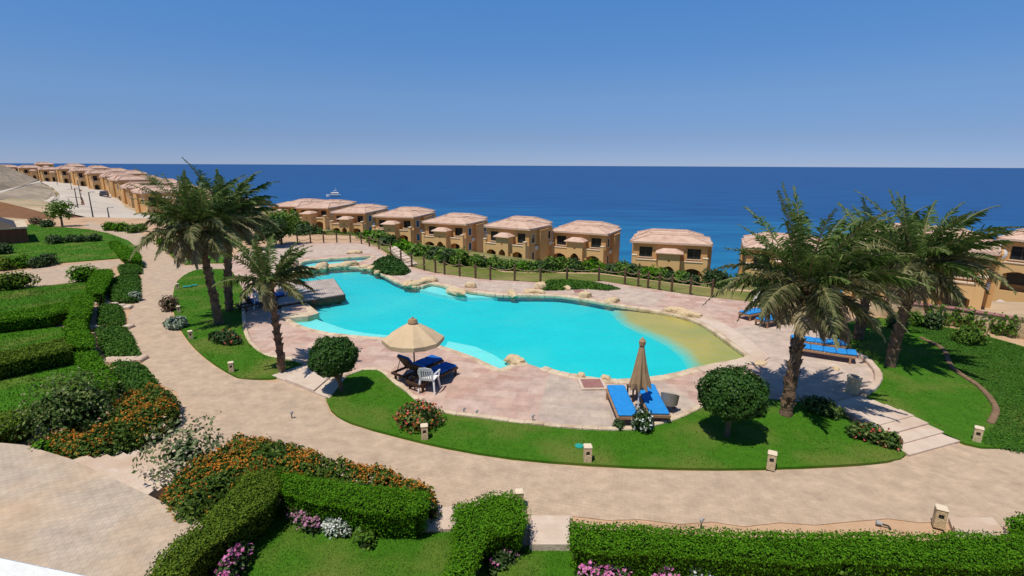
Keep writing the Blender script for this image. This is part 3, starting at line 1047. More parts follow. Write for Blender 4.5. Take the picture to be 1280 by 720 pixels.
# sandy beach end of the pool, sloping up to the rim
sand = smooth(W([(763, 383.5), (776, 397), (798, 407), (822, 417.5), (834, 424), (845, 432), (852, 440), (858, 448), (864, 456), (869.5, 463)]), 3, False)
rim = [p for p in smooth(W(POOL), 3, False)]
i0 = min(range(len(rim)), key=lambda i: math.dist(rim[i], G(763, 380.5)[:2]))
i1 = min(range(len(rim)), key=lambda i: math.dist(rim[i], G(869, 463.3)[:2]))
cc = np.mean(rim, 0)
sand_loop = sand + rim[i0 + 1:i1][::-1]
sa = np.asarray(sand)
mb = MB()
mb.sheet([pool_loop], WZ)
tag(mb.build('pool_water', M_['water']), kind='structure')
def sandz(P):
    P = np.asarray(P)
    d = np.min(np.linalg.norm(P[:, None] - sa[None], axis=2), axis=1)
    return -0.345 + np.clip(d / 0.9, 0, 1) * 0.13 + np.clip(d / 3.2, 0, 1) * 0.13
mb = MB()
mb.sheet([sand_loop], 0, 0.14, zf=sandz, extra=[tuple(p) for p in sample([sand_loop], 200)])
tag(mb.build('pool_sand', M_['pool_sand']), kind='structure')

# ================================================================== GROUND SHEETS
def grow(loop, d):
    L = np.asarray(ccw(loop))
    t = np.roll(L, -1, 0) - np.roll(L, 1, 0)
    n = np.c_[t[:, 1], -t[:, 0]]
    n /= np.linalg.norm(n, axis=1)[:, None] + 1e-9
    return [tuple(p) for p in L + n * d]
mb = MB()
SOILHOLE = W([(415, 352), (500, 365), (590, 385), (700, 385), (800, 400), (860, 412), (895, 425), (905, 445), (860, 455), (790, 465), (730, 460), (600, 440), (500, 410), (420, 400), (380, 392), (385, 360)])
UH = shrink(upool_loop, np.mean(upool_loop, 0), 0.98)
mb.sheet([P_LOOP, pool_loop, upool_loop], -0.022, 1.6)
tag(mb.build('soil', M_['soil']), kind='structure')

PATH = [(112, 276), (132, 283), (150, 286), (168, 287), (192, 303), (206, 314), (217, 326), (231, 333), (262, 330), (290, 330), (292, 338), (242, 339), (230, 345), (222, 352), (216, 370), (214, 392), (222, 412),
        (236, 430), (254, 448), (274, 462), (296, 473), (345, 478), (392, 462), (412, 468), (404, 492), (412, 516), (440, 532), (500, 549), (560, 563), (640, 576), (735, 584), (850, 589), (950, 589), (1050, 585), (1110, 579),
        (1136, 570), (1180, 552), (1225, 561), (1285, 562), (1345, 562), (1345, 660), (1262, 658), (1215, 655), (1180, 652), (1150, 653), (1110, 648), (1060, 652), (1020, 656), (975, 653), (930, 658), (890, 652), (850, 655), (800, 649), (760, 650), (716, 645), (712, 664), (664, 664), (600, 640), (575, 628), (566, 664), (520, 668), (525, 640),
        (380, 600), (330, 575), (230, 560), (222, 590), (170, 566), (190, 540), (225, 515), (222, 490), (195, 478), (178, 452), (170, 436), (160, 410), (160, 395), (172, 372), (177, 350), (178, 334), (166, 312), (142, 294), (104, 283)]
path_loop = W(PATH)
mb = MB()
mb.sheet([path_loop], 0.0, 0.06)
tag(mb.build('path', M_['path']), kind='structure')
# side lane that runs off to the left between the gardens
mb = MB()
mb.sheet([W([(-60, 346), (0, 341), (60, 334), (110, 328.5), (150, 324), (152, 331), (130, 338), (118, 348), (96, 353), (50, 358), (0, 363), (-60, 370)])], -0.008, 0.05)
tag(mb.build('side_path', M_['path']), kind='structure')

DECK = [(307, 367), (293, 343), (282, 328), (300, 314), (330, 307), (400, 303.5), (450, 303), (472, 310), (500, 331), (540, 341), (600, 349), (680, 354), (755, 352), (800, 359.5), (870, 370), (912, 375), (960, 380), (1030, 392),
        (1055, 400), (1060, 420), (1058, 440), (1078, 449), (1092, 461), (1097, 475), (1090, 487), (1078, 494), (1040, 505), (1000, 503), (940, 499), (880, 508), (862, 517), (840, 526), (815, 533), (790, 537.5), (760, 538.5), (730, 537), (697, 534), (665, 530.5),
        (630, 527), (600, 522.5), (570, 519), (545, 514.5), (532, 508), (520, 500), (508, 489), (495, 480), (482, 468), (468, 461.5), (450, 464), (415, 478), (404, 489), (396, 480), (386, 462), (369, 451), (349, 447.5), (333, 443.7), (318, 434), (309, 421), (305, 405)]
deck_loop = W(DECK)
cope = grow(pool_loop, 0.02)
mb = MB()
mb.sheet([deck_loop, cope, grow(upool_loop, 0.02)], 0.02, 0.08)
tag(mb.build('pool_deck', M_['deck_pink']), kind='structure')
mb = MB()
mb.sheet([W([(671, 528), (676, 505), (687, 468), (700, 472), (720, 477), (745, 480.5), (770, 481.5), (800, 480.5), (828, 477.5), (850, 491), (874, 509), (858, 517), (838, 524.5), (812, 532), (788, 536), (755, 536.8), (715, 534)])], 0.026)
tag(mb.build('deck_paving', M_['deck_beige']), kind='structure')
mb = MB()
mb.sheet([W([(332, 310), (400, 306), (450, 305.5), (468, 312), (498, 333), (530, 343), (600, 351.5), (680, 356), (755, 355), (800, 362), (832, 368), (815, 384), (772, 377), (740, 371), (704, 366.5), (671, 365.5), (625, 365.5), (608, 363.5), (590, 361), (572, 358), (556, 353.5), (541, 350.5), (523, 354),
                (499, 348.5), (480, 339), (470, 330), (470, 317), (450, 317.5), (430, 319), (405, 320.5), (380, 323), (366, 329), (362, 342), (340, 344), (310, 332)])], 0.026)
tag(mb.build('deck_paving', M_['deck_pale']), kind='structure')
mb = MB()
mb.sheet([W([(912, 412), (960, 402), (1010, 408), (1050, 425), (1055, 442), (1076, 451), (1089, 462), (1093, 475), (1086, 486), (1075, 492), (1040, 502), (1000, 500), (958, 492), (950, 470), (958, 452), (940, 432)])], 0.026)
tag(mb.build('deck_paving', M_['deck_pale']), kind='structure')

def stone_strip(name, pts, w, h, mat, z0=0.0, seg=0.55, closed=False, jit=0.03, bev=0.03):
    """row of separate edging stones laid along a line"""
    mb = MB()
    P = [Vector((p[0], p[1], 0)) for p in pts]
    if closed: P.append(P[0])
    acc = [0.0]
    for a, b in zip(P, P[1:]):
        acc.append(acc[-1] + (b - a).length)
    def at(s):
        s = min(max(s, 0), acc[-1])
        for i in range(len(P) - 1):
            if s <= acc[i + 1]:
                return P[i].lerp(P[i + 1], (s - acc[i]) / max(1e-6, acc[i + 1] - acc[i]))
        return P[-1]
    s = 0.0
    while s < acc[-1] - 0.05:
        l = min(seg * random.uniform(0.75, 1.3), acc[-1] - s)
        a, b = at(s), at(s + l)
        d = (b - a)
        if d.length > 0.03:
            c = (a + b) / 2
            ww = w * (1 + random.uniform(-jit, jit) * 3)
            hh = h * (1 + random.uniform(-jit, jit) * 4)
            mb.box((-d.length / 2 + 0.004, -ww / 2, -0.12), (d.length / 2 + 0.012, ww / 2, hh), bev, math.atan2(d.y, d.x), at=(c.x, c.y, z0))
        s += l
    return tag(mb.build(name, mat), kind='structure')
stone_strip('pool_coping', smooth(W(POOL), 3, False), 0.34, 0.06, M_['stone'], 0.0, 0.5)
stone_strip('pool_coping', W(POOLB), 0.26, 0.05, M_['stone'], 0.0, 0.55)
stone_strip('pool_coping', upool_loop, 0.3, 0.05, M_['stone'], 0.0, 0.6, True)
# broad pale rim around the beach end
mb = MB()
mb.sheet([W([(868, 400), (885, 408), (901, 418.6), (921, 433), (939, 448), (907, 455), (872, 462.5), (880, 467), (915, 461), (952, 455), (962, 448), (940, 430), (915, 412), (895, 401), (872, 393)])], 0.075, 0.1)
tag(mb.build('beach_rim', M_['slab']), kind='structure')
e1 = W([(307, 367), (305, 385), (305, 402), (309, 421), (318, 434), (333, 444.5), (349, 448), (369, 451.5), (384, 458)])
stone_strip('lawn_kerb', smooth(e1, 3, False), 0.16, 0.1, M_['stone'], 0.0, 0.5)
e2 = W([(415, 479), (450, 464.5), (468, 462), (482, 468.5), (495, 480.5), (508, 489.5), (520, 500.5), (532, 508.5), (545, 515), (570, 519.5), (600, 523), (630, 527.5), (665, 531), (697, 534.5), (730, 537.5), (760, 539), (790, 538), (815, 533.5), (840, 526.5), (862, 517.5), (880, 508.5)])
stone_strip('lawn_kerb', smooth(e2, 3, False), 0.15, 0.11, M_['stone'], 0.0, 0.45)
e3 = W([(1058, 441), (1078, 449.5), (1092, 461), (1098, 475), (1091, 488), (1078, 495)])
stone_strip('lawn_kerb', smooth(e3, 3, False), 0.22, 0.16, M_['slab'], 0.0, 0.5)

# lawns ------------------------------------------------------------
LAWNS = {
    'a': smooth(W([(242, 339), (262, 337), (285, 338), (294, 346), (306, 369), (304, 385), (304, 403), (308, 422), (317, 436), (333, 446), (350, 450), (369, 453.5), (389, 456), (388, 462), (350, 473), (310, 474), (292, 470), (260, 450), (236, 427), (220, 400), (216, 376), (222, 352)]), 3),
    'b': smooth(W([(407, 490), (416, 480), (450, 466), (468, 463.5), (482, 470), (495, 482), (520, 502), (545, 517), (600, 525), (665, 533), (730, 539.5), (790, 540), (840, 528.5), (880, 510.5), (940, 500), (1000, 504), (1040, 510), (1060, 524), (1098, 548), (1132, 569), (1108, 578), (1050, 583), (950, 587), (850, 587), (735, 582), (640, 574),
                (560, 561), (500, 547), (440, 530), (414, 514)]), 2),
    'c': smooth(W([(1058, 405), (1100, 398), (1150, 405), (1200, 413), (1285, 436), (1350, 460), (1350, 560), (1285, 561), (1226, 560), (1186, 548), (1130, 524), (1082, 498), (1094, 489), (1101, 475), (1096, 461), (1080, 448), (1060, 440)]), 2),
}
for k, L in LAWNS.items():
    mb = MB()
    mb.sheet([L], 0.05, 0.12)
    tag(mb.build('lawn', M_['lawn']), kind='structure')
grass_blades('grass', [LAWNS['a']], 300, M_['grass'], 0.05, 0.04, 0.035)
grass_blades('grass', [LAWNS['b']], 520, M_['grass'], 0.05, 0.035, 0.026)
grass_blades('grass', [LAWNS['c']], 320, M_['grass'], 0.05, 0.035, 0.03)
NEAR = {'d': W([(262, 735), (300, 690), (345, 640), (352, 630), (420, 655), (500, 668), (566, 663), (572, 680), (560, 735)]),
        'e': W([(590, 735), (610, 700), (664, 684), (712, 690), (730, 735)])}
for k, L in NEAR.items():
    mb = MB()
    mb.sheet([L], 0.06, 0.14)
    tag(mb.build('lawn', M_['lawn']), kind='structure')
    grass_blades('grass', [L], 2000, M_['grass'], 0.06, 0.04, 0.014)
LEFT = {'f': W([(-60, 345), (0, 336), (60, 330), (150, 323), (176, 320), (172, 310), (160, 301), (136, 292), (110, 287), (85, 285), (40, 281), (10, 283), (-60, 300)]),
        'g': W([(-40, 372), (0, 364), (50, 359), (96, 354), (120, 351), (128, 372), (100, 392), (92, 402), (0, 412), (-40, 414)]),
        'h': W([(-40, 424), (0, 419), (60, 411), (92, 410), (108, 432), (100, 450), (0, 476), (-40, 484)]),
        'i': W([(-40, 490), (0, 478), (60, 462), (100, 452), (130, 490), (60, 520), (0, 546), (-40, 560)])}
for k, L in LEFT.items():
    mb = MB()
    mb.sheet([L], 0.05, 0.1)
    tag(mb.build('lawn', M_['lawn']), kind='structure')
    grass_blades('grass', [L], 45 if k == 'f' else 250, M_['grass'], 0.05, 0.07, 0.06 if k == 'f' else 0.035)
# garden grass strip just beyond the rope fence and down the slope to the villas
strip = W([(455, 302.5), (474, 309), (502, 330), (542, 340), (600, 348), (680, 353), (755, 351), (800, 358.5), (870, 369), (915, 374), (960, 379)])
outer = [(16.5, 27.6), (12, 29.2), (9, 31.2), (5.8, 33.4), (-0.5, 33.8), (-3, 36.6), (-7.5, 42.6), (-12, 50)]
mb = MB()
mb.sheet([strip + outer], -0.012)
tag(mb.build('garden_lawn', M_['dry_lawn']), kind='structure')
gl = [(17, 28.5), (12.6, 30), (9.4, 32), (6, 34.4), (-0.2, 34.8), (-2.6, 37.4), (-7, 43.6), (-11.6, 51)]
gl2 = [tuple((p + Vector((0.15, -0.9, 0)) * 2.0)[:2]) for p in vpos[6::-1]]
gloop = gl + gl2 + [(34, 66), (26, 45)]
gloop = gl + [tuple(vpos[6][:2]), tuple((vpos[5] - Vector((0, 2, 0)))[:2]), tuple((vpos[4] - Vector((0, 2, 0)))[:2]), tuple((vpos[3] - Vector((0, 2, 0)))[:2]), tuple((vpos[2] - Vector((0, 2, 0)))[:2]), tuple((vpos[1] - Vector((0, 2, 0)))[:2]), tuple((vpos[0] - Vector((0, 1.5, 0)))[:2]), (42, 78), (40, 60)]
mb = MB()
mb.sheet([gloop], 0.22, 0, zf=terr, extra=[tuple(p) for p in sample([gloop], 900)])
tag(mb.build('garden_lawn', M_['dry_lawn']), kind='structure')
# green sea-side lawn right of the middle villa
g5 = [T(884, 345), T(884, 322), T(960, 324), T(1010, 350), T(960, 372), T(900, 365)]
q0 = vpos[0]
sl_ = [(q0.x + 6.5, q0.y + 2), (q0.x + 7.5, q0.y + 16), (q0.x + 3, q0.y + 30), (q0.x + 16, q0.y + 30), (q0.x + 20, q0.y + 6)]
mb = MB()
mb.sheet([sl_], 0.3, 0, zf=terr, extra=[tuple(p) for p in sample([sl_], 80)])
tag(mb.build('lawn', M_['lawn']), kind='structure')

# steps ------------------------------------------------------------
def steps(name, polys, zs, mat, label=None):
    mb = MB()
    for L, z in zip(polys, zs):
        mb.sheet([L], z, 0.2)
    return tag(mb.build(name, mat), kind='structure')
def lerp2(a, b, t):
    return (a[0] + (b[0] - a[0]) * t, a[1] + (b[1] - a[1]) * t)
def stair_polys(l0, l1, r0, r1, n, gap=0.0):
    out = []
    for i in range(n):
        a, b = i / n, (i + 1) / n
        out.append([lerp2(l0, l1, a), lerp2(r0, r1, a), lerp2(r0, r1, b - gap), lerp2(l0, l1, b - gap)])
    return out
A = W([(1040, 506), (1136, 571), (1076, 496), (1200, 553)])
steps('garden_stairs', stair_polys(A[0], A[1], A[2], A[3], 7, 0.0), [0.05, 0.09, 0.13, 0.17, 0.14, 0.09, 0.05], M_['slab'])
A = W([(386, 463), (406, 492), (414, 476), (414, 478)])
A = W([(340, 471), (412, 500), (388, 455), (436, 469)])
steps('garden_stairs', stair_polys(A[0], A[1], A[2], A[3], 4), [0.06, 0.12, 0.12, 0.07], M_['slab'])
A = W([(664, 648), (662, 692), (712, 648), (712, 692)])
steps('garden_stairs', stair_polys(A[0], A[1], A[2], A[3], 3), [0.07, 0.14, 0.2], M_['slab'])
A = W([(522, 640), (515, 670), (575, 636), (570, 668)])
steps('garden_stairs', stair_polys(A[0], A[1], A[2], A[3], 2), [0.07, 0.13], M_['slab'])
A = W([(1185, 651), (1195, 680), (1240, 651), (1262, 680)])
steps('garden_stairs', stair_polys(A[0], A[1], A[2], A[3], 2), [0.08, 0.16], M_['slab'])
# raised patio in the lower left corner, three steps down to the path
PZ = 0.42
pat = [G(-60, 548, PZ), G(30, 556, PZ), G(87, 573, PZ), G(182, 617, PZ), G(240, 645, PZ), G(262, 665, PZ), G(150, 760, PZ), G(-80, 800, PZ)]
mb = MB()
mb.sheet([[tuple(p[:2]) for p in pat]], PZ, 0.5)
tag(mb.build('patio', M_['patio']), kind='structure')
a0, a1 = G(87, 573, PZ).to_2d(), G(182, 617, PZ).to_2d()
b0, b1 = G(167, 563, 0).to_2d(), G(232, 600, 0).to_2d()
sp = []
for i in range(4):
    sp.append([tuple(a0.lerp(b0, i / 4)), tuple(a1.lerp(b1, i / 4)), tuple(a1.lerp(b1, (i + 1) / 4)), tuple(a0.lerp(b0, (i + 1) / 4))])
steps('patio_steps', sp, [0.36, 0.27, 0.18, 0.09], M_['slab'])
# garden steps climbing beside the planted mound at the far end of the pool
A = W([(489, 318), (513, 337), (498, 315), (527, 334)])
steps('far_stairs', stair_polys(A[0], A[1], A[2], A[3], 7, 0.3), [0.35, 0.31, 0.27, 0.23, 0.19, 0.15, 0.1], M_['slab'])

# road on the far left ---------------------------------------------
road_px = [(60, 226), (76, 226), (98, 231), (120, 236), (140, 243), (150, 252), (158, 262), (176, 268), (200, 276), (176, 282), (150, 279), (120, 277), (100, 272), (80, 268), (62, 256), (75, 245), (66, 236), (52, 229)]
rp = [tuple(T(x, y)[:2]) for x, y in road_px]
mb = MB()
mb.sheet([rp], 0.3, 0, zf=terr, extra=[tuple(p) for p in sample([rp], 600)])
tag(mb.build('road', M_['road']), kind='structure')
for ax, ay, bx, by in ((83, 238, 101, 238.5), (82, 248, 103, 249), (81, 257, 104, 258), (101, 238.5, 104, 258)):
    p0, p1 = T(ax, ay).to_2d(), T(bx, by).to_2d()
    dn = (p1 - p0).normalized(); nn_ = Vector((-dn.y, dn.x)) * .22
    qd = [tuple(p0 + nn_), tuple(p0 - nn_), tuple(p1 - nn_), tuple(p1 + nn_)]
    mb = MB(); mb.sheet([qd], 0.34, 0, zf=terr, extra=[tuple(p0.lerp(p1, k / 12)) for k in range(1, 12)])
    tag(mb.build('road_marking', M_['brown_wall']), kind='structure')
fp = W([(104, 283), (140, 290), (165, 288), (150, 283), (130, 279), (120, 276), (100, 278)], -0.1)
# embankment
def bank(polys, name, mat, thick=2.0):
    mb = MB()
    for L in polys:
        v = [D(*p) for p in L]
        n = len(v)
        c = sum(v, Vector()) / n
        back = [p + Vector((-0.5, 1.0, -0.6)) * thick for p in v]
        mb.add(v + back, [tuple(range(n - 1, -1, -1)), tuple(range(n, 2 * n))] + [(i, (i + 1) % n, n + (i + 1) % n, n + i) for i in range(n)])
    return tag(mb.build(name, mat), kind='structure')
bank([[(-90, 190, 118), (0, 205, 122), (20, 213, 124), (48, 225, 126), (30, 231, 116), (0, 238, 108), (-90, 244, 100)]], 'embankment', M_['grey_bank'])
bank([[(-90, 250, 98), (0, 241, 104), (30, 234, 112), (50, 228, 122), (66, 238, 114), (75, 252, 104), (68, 262, 98), (58, 267, 94), (45, 264, 92), (30, 258, 93), (0, 249, 96)]], 'embankment', M_['grey_bank'])
bank([[(-90, 245, 100.5), (0, 238.5, 106), (30, 231.5, 114), (50, 225.5, 124), (51, 228, 122), (30, 234, 112), (0, 241.5, 104), (-90, 251, 98)]], 'embankment_path', M_['road'], 1.6)
bank([[(36, 258.5, 94), (60, 249, 104), (66, 245, 108), (69, 247, 106.5), (63, 252, 102), (45, 261.5, 93.5)]], 'embankment_path', M_['road'], 0.01)
bank([[(-90, 254, 76), (0, 252, 76), (30, 259, 75), (55, 266, 74), (84, 278, 68), (70, 283, 66), (0, 281, 67), (-90, 284, 67)]], 'retaining_slope', M_['brown_wall'], 1.5)
bank([[(84, 268, 74), (98, 271, 71), (114, 277, 66), (96, 281, 63), (84, 281, 64)]], 'red_slope', M_['brick_red'], 0.3)

# ================================================================== VILLAS
def arch(x0, x1, z0, z1, rise=0.35, n=8):
    pts = [(x0, z0), (x1, z0)]
    for i in range(n + 1):
        t = i / n
        x = x1 + (x0 - x1) * t
        pts.append((x, z1 - rise + rise * math.sin(PI * t)))
    return pts
def rect(x0, x1, z0, z1):
    return [(x0, z0), (x1, z0), (x1, z1), (x0, z1)]
def hip(mb, x0, x1, y0, y1, z, oh, hgt, inset, th=0.22):
    X0, X1, Y0, Y1 = x0 - oh, x1 + oh, y0 - oh, y1 + oh
    a = [(X0, Y0), (X1, Y0), (X1, Y1), (X0, Y1)]
    i = inset
    b = [(X0 + i, Y0 + i), (X1 - i, Y0 + i), (X1 - i, Y1 - i), (X0 + i, Y1 - i)]
    v = [(p[0], p[1], z) for p in a] + [(p[0], p[1], z + th) for p in a] + [(p[0], p[1], z + th + hgt) for p in b]
    f = [(3, 2, 1, 0)]
    for k in range(4):
        j = (k + 1) % 4
        f += [(k, j, 4 + j, 4 + k), (4 + k, 4 + j, 8 + j, 8 + k)]
    f.append((8, 9, 10, 11))
    mb.add(v, f)
    return v
def ridge(mb, v, step=0.5, r=0.11):
    for k in range(4):
        for p, q in ((v[4 + k], v[8 + k]), (v[8 + k], v[8 + (k + 1) % 4])):
            p, q = Vector(p), Vector(q)
            n = max(2, int((q - p).length / step))
            for i in range(n):
                a, b = p.lerp(q, i / n), p.lerp(q, (i + 0.92) / n)
                mb.tube([a + Vector((0, 0, 0.03)), b + Vector((0, 0, 0.05))], [r * 1.15, r], 6)
def make_villa(detail=True):
    root = thing('villa', 'villa', 'house')
    w, d, E = 10.0, 10.0, 6.0
    hw = w / 2
    ww = [(-4.15, -2.35), (2.35, 4.15)]
    # main walls: front panel with window openings, then the body behind it
    mb = MB()
    holes = [rect(a, b, 3.75, 5.4) for a, b in ww]
    holes += [arch(a + 0.1, b - 0.1, 0.7, 2.2, 0.2) for a, b in ww]
    mb.panel(rect(-hw, hw, -6.0, E), holes, 1.2, 1.45)
    mb.box((-hw, 1.45, -6.0), (hw, d, E))
    mb.box((hw, 4.2, -6.0), (hw + 0.7, 7.2, E - 0.35))       # stair block on the side
    mb.box((-hw - 0.5, 5.5, -6.0), (-hw, 8.2, E - 0.25))
    wall = mb.build('wall', M_['stucco'], root)
    # projecting bays with balcony parapets above and arched recesses below
    for s in (-1, 1):
        x0, x1 = sorted((s * 1.45, s * hw))
        mb = MB()
        mb.panel(rect(x0, x1, -6.0, 3.45), [arch(x0 + 0.55, x1 - 0.75 if s > 0 else x1 - 0.55, 0.0, 2.45, 0.4) if s > 0 else arch(x0 + 0.75, x1 - 0.55, 0.0, 2.45, 0.4)], 0.0, 0.25)
        xs_ = (x1 - 0.3, x1) if s > 0 else (x0, x0 + 0.3)
        mb.box((xs_[0], 0.25, -6.0), (xs_[1], 1.2, 3.45))
        mb.box((x0 + (0.3 if s < 0 else 0), 0.25, 2.65), (x1 - (0.3 if s > 0 else 0), 1.2, 2.85))
        pier = (x1 - 0.55, x1 + 0.03) if s > 0 else (x0 - 0.03, x0 + 0.55)
        mb.box((pier[0], -0.06, -6.0), (pier[1], 0.55, 4.1))
        bay = mb.build('balcony_wall', M_['stucco_light'], root)
        c = MB()
        c.box((x0 + (0.55 if s < 0 else 0.02), -0.08, 3.45), (x1 - (0.57 if s > 0 else 0.02), 0.32, 3.56))
        c.box((pier[0] - 0.06, -0.12, 4.1), (pier[1] + 0.06, 0.61, 4.22))
        c.build('coping', M_['cream'], bay)
    # porch tower with arched doorway and small hip roof
    mb = MB()
    mb.panel(rect(-1.45, 1.45, -6.0, 4.75), [arch(-0.75, 0.75, 0.0, 2.75, 0.55), arch(-0.16, 0.16, 3.45, 3.85, 0.16)], -0.7, -0.4)
    mb.box((-1.45, -0.4, -6.0), (-1.12, 1.2, 4.75))
    mb.box((1.12, -0.4, -6.0), (1.45, 1.2, 4.75))
    mb.box((-1.12, -0.4, 3.0), (1.12, 1.2, 4.72))
    porch = mb.build('porch', M_['stucco_light'], root)
    mb = MB()
    v = hip(mb, -1.45, 1.45, -0.7, 1.0, 4.75, 0.4, 0.55, 1.0, 0.14)
    mb.build('porch_roof', M_['roof'], porch)
    mb = MB()
    mb.box((-0.8, 0.95, 0.0), (0.8, 1.05, 2.6))
    dr = mb.build('door', M_['door'], root)
    mb = MB()
    mb.box((-0.02, 0.93, 0.05), (0.02, 0.95, 2.5)); mb.tube([(0.1, 0.9, 1.0), (0.1, 0.9, 1.25)], 0.025, 6)
    mb.build('handle', M_['metal_grey'], dr)
    # windows: dark panes set back in the openings, frames and sills
    def window(x0, x1, z0, z1, yy, sill=True):
        mb = MB()
        mb.box((x0, yy, z0), (x1, yy + 0.04, z1))
        p = mb.build('window', M_['glass_dark'], root)
        f = MB()
        t = 0.07
        f.box((x0, yy - 0.05, z0), (x0 + t, yy - 0.003, z1)); f.box((x1 - t, yy - 0.05, z0), (x1, yy - 0.003, z1))
        f.box((x0 + t, yy - 0.05, z0), (x1 - t, yy - 0.003, z0 + t)); f.box((x0 + t, yy - 0.05, z1 - t), (x1 - t, yy - 0.003, z1))
        xm = (x0 + x1) / 2
        f.box((xm - 0.045, yy - 0.05, z0 + t), (xm + 0.045, yy - 0.003, z1 - t))
        if detail:
            f.box((x0 + t, yy - 0.04, z0 + (z1 - z0) * .68), (xm - 0.045, yy - 0.003, z0 + (z1 - z0) * .68 + .05))
            f.box((xm + 0.045, yy - 0.04, z0 + (z1 - z0) * .68), (x1 - t, yy - 0.003, z0 + (z1 - z0) * .68 + .05))
        f.build('frame', M_['frame_dark'], p)
        if sill:
            q = MB()
            q.box((x0 - 0.12, 1.1, z0 - 0.12), (x1 + 0.12, 1.32, z0))
            q.build('sill', M_['cream'], p)
    for a, b in ww:
        window(a, b, 3.75, 5.4, 1.38)
        window(a + 0.1, b - 0.1, 0.7, 2.2, 1.39, False)
    # side windows (both sides), proud frames
    for s in (-1, 1):
        for y, z0, z1 in ((2.6, 3.8, 5.2), (8.6, 3.8, 5.2), (2.6, 0.8, 2.2)):
            mb = MB()
            x = s * (hw + 0.012)
            mb.box((min(x, x - s * .1), y - 0.5, z0), (max(x, x - s * .1), y + 0.5, z1))
            p = mb.build('window', M_['glass_dark'], root)
            f = MB()
            xa, xb = sorted((s * hw - s * 0.02, s * (hw + 0.06)))
            f.box((xa, y - 0.62, z0), (xb, y - 0.5, z1)); f.box((xa, y + 0.5, z0), (xb, y + 0.62, z1))
            f.box((xa, y - 0.62, z1), (xb, y + 0.62, z1 + .12)); f.box((xa, y - 0.7, z0 - .12), (xb + (0.03 if s > 0 else 0), y + 0.7, z0))
            f.build('frame', M_['cream'], p)
    for y, z in ((3.6, 2.5), (8.9, 2.7)):
        mb = MB(); mb.box((hw + 0.02, y - 0.42, z), (hw + 0.34, y + 0.42, z + 0.6), 0.03)
        ac = mb.build('air_conditioner', M_['white'], root)
        mb = MB(); mb.lathe([(0.2, 0), (0.2, 0.012)], 14); mb.v = [(hw + 0.341 + c, y + a, z + 0.3 + b) for a, b, c in mb.v]; mb.build('fan_grille', M_['metal_grey'], ac)
    # roof: low hip round a flat, with a lower wing behind
    mb = MB()
    v = hip(mb, -hw, hw, 1.2, 8.0, E, 0.5, 0.85, 2.9, 0.3)
    if detail: ridge(mb, v)
    v = hip(mb, -hw + 0.3, hw - 0.9, 5.0, d, E + 0.18, 0.5, 0.95, 2.4, 0.3)
    if detail: ridge(mb, v)
    mb.build('roof', M_['roof'], root)
    mb = MB()
    mb.box((hw + 0.003, 4.1, E - 0.35), (hw + 0.8, 7.3, E - 0.2))
    mb.build('stair_cap', M_['stucco'], root)
    return root
protoV = make_villa(True)
for i, (px, py, dep, w, dd, a, lab) in enumerate(VILLAS):
    o = protoV if i == 0 else dup(protoV)
    place(o, vpos[i], -math.radians(a), lab, (w / 10, dd / 10, 1.0), 'villas along the shore behind the pool')
# distant terraces: the same kind of house seen very small
ORD = ['first', 'second', 'third', 'fourth', 'fifth', 'sixth', 'seventh', 'eighth', 'ninth', 'tenth']
for row, (lst, ps) in enumerate(((FAR, fpos), (FAR2, fpos2))):
    for i, p in enumerate(ps):
        o = dup(protoV)
        az = math.degrees(math.atan2(p.x, p.y))
        rz = -math.radians(az + (-14 if row == 0 else -4) + random.uniform(-6, 6))
        where = ('tiny far villa, %s from the left in the front row along the road' if row == 0 else
                 'tiny far villa, %s from the left in the back row nearest the sea') % ORD[i]
        place(o, p, rz, where, (random.uniform(0.62, 0.74), random.uniform(0.7, 0.85), random.uniform(0.9, 1.02)), 'distant villas along the road on the left')

# satellite dish on the right hand villa
t = thing('satellite_dish', 'round white satellite dish on the wall at the far right', 'satellite dish', D(1253, 318, 51))
mb = MB()
v = [(0.5 * r * math.cos(a), -0.02 - 0.12 * (1 - r * r), 0.5 * r * math.sin(a)) for r in (0.02, 0.35, 0.7, 1.0) for a in [2 * PI * k / 16 for k in range(16)]]
f = [(r * 16 + k, r * 16 + (k + 1) % 16, r * 16 + 16 + (k + 1) % 16, r * 16 + 16 + k) for r in range(3) for k in range(16)]
mb.add(v + [(x, y + 0.03, z) for x, y, z in v], f + [tuple(i + 64 for i in q[::-1]) for q in f])
mb.build('dish', M_['white'], t)
mb = MB(); mb.tube([(0, 0.0, 0), (0, 0.6, -0.15), (0, 0.65, -0.7)], 0.035, 6); mb.build('bracket', M_['metal_grey'], t)
mb = MB(); mb.tube([(0, -0.1, -0.45), (0, -0.5, -0.1)], 0.02, 6); mb.build('feed_arm', M_['metal_grey'], t)

# driveways between villas
def drape(name, pts, mat, off=0.28):
    mb = MB()
    mb.sheet([pts], off, 0, zf=terr, extra=[tuple(p) for p in sample([pts], 60)])
    return tag(mb.build(name, mat), kind='structure')
for i in (0, 1, 2):
    p = vpos[i]
    a = math.radians(VILLAS[i][5])
    r = Vector((math.cos(a), -math.sin(a), 0)); n = Vector((math.sin(a), math.cos(a), 0))
    hw = VILLAS[i][3] / 2
    L = [p + r * (hw + 0.9) - n * 1.0, p + r * (hw + 3.2) - n * 1.0, p + r * (hw + 3.2) + n * 9, p + r * (hw + 0.9) + n * 9]
    drape('driveway', [tuple(q[:2]) for q in L], M_['road'], 0.35)
rp = [T(1246, 396), T(1290, 385), T(1290, 420), T(1262, 398)]
L = [T(1236, 384), T(1252, 378), T(1300, 402), T(1300, 415)]
dz_ = vpos[10].z + 0.1
mb = MB()
mb.sheet([W([(1236, 381), (1250, 374), (1310, 400), (1310, 424)], dz_)], dz_, 4.0)
tag(mb.build('driveway', M_['road']), kind='structure')

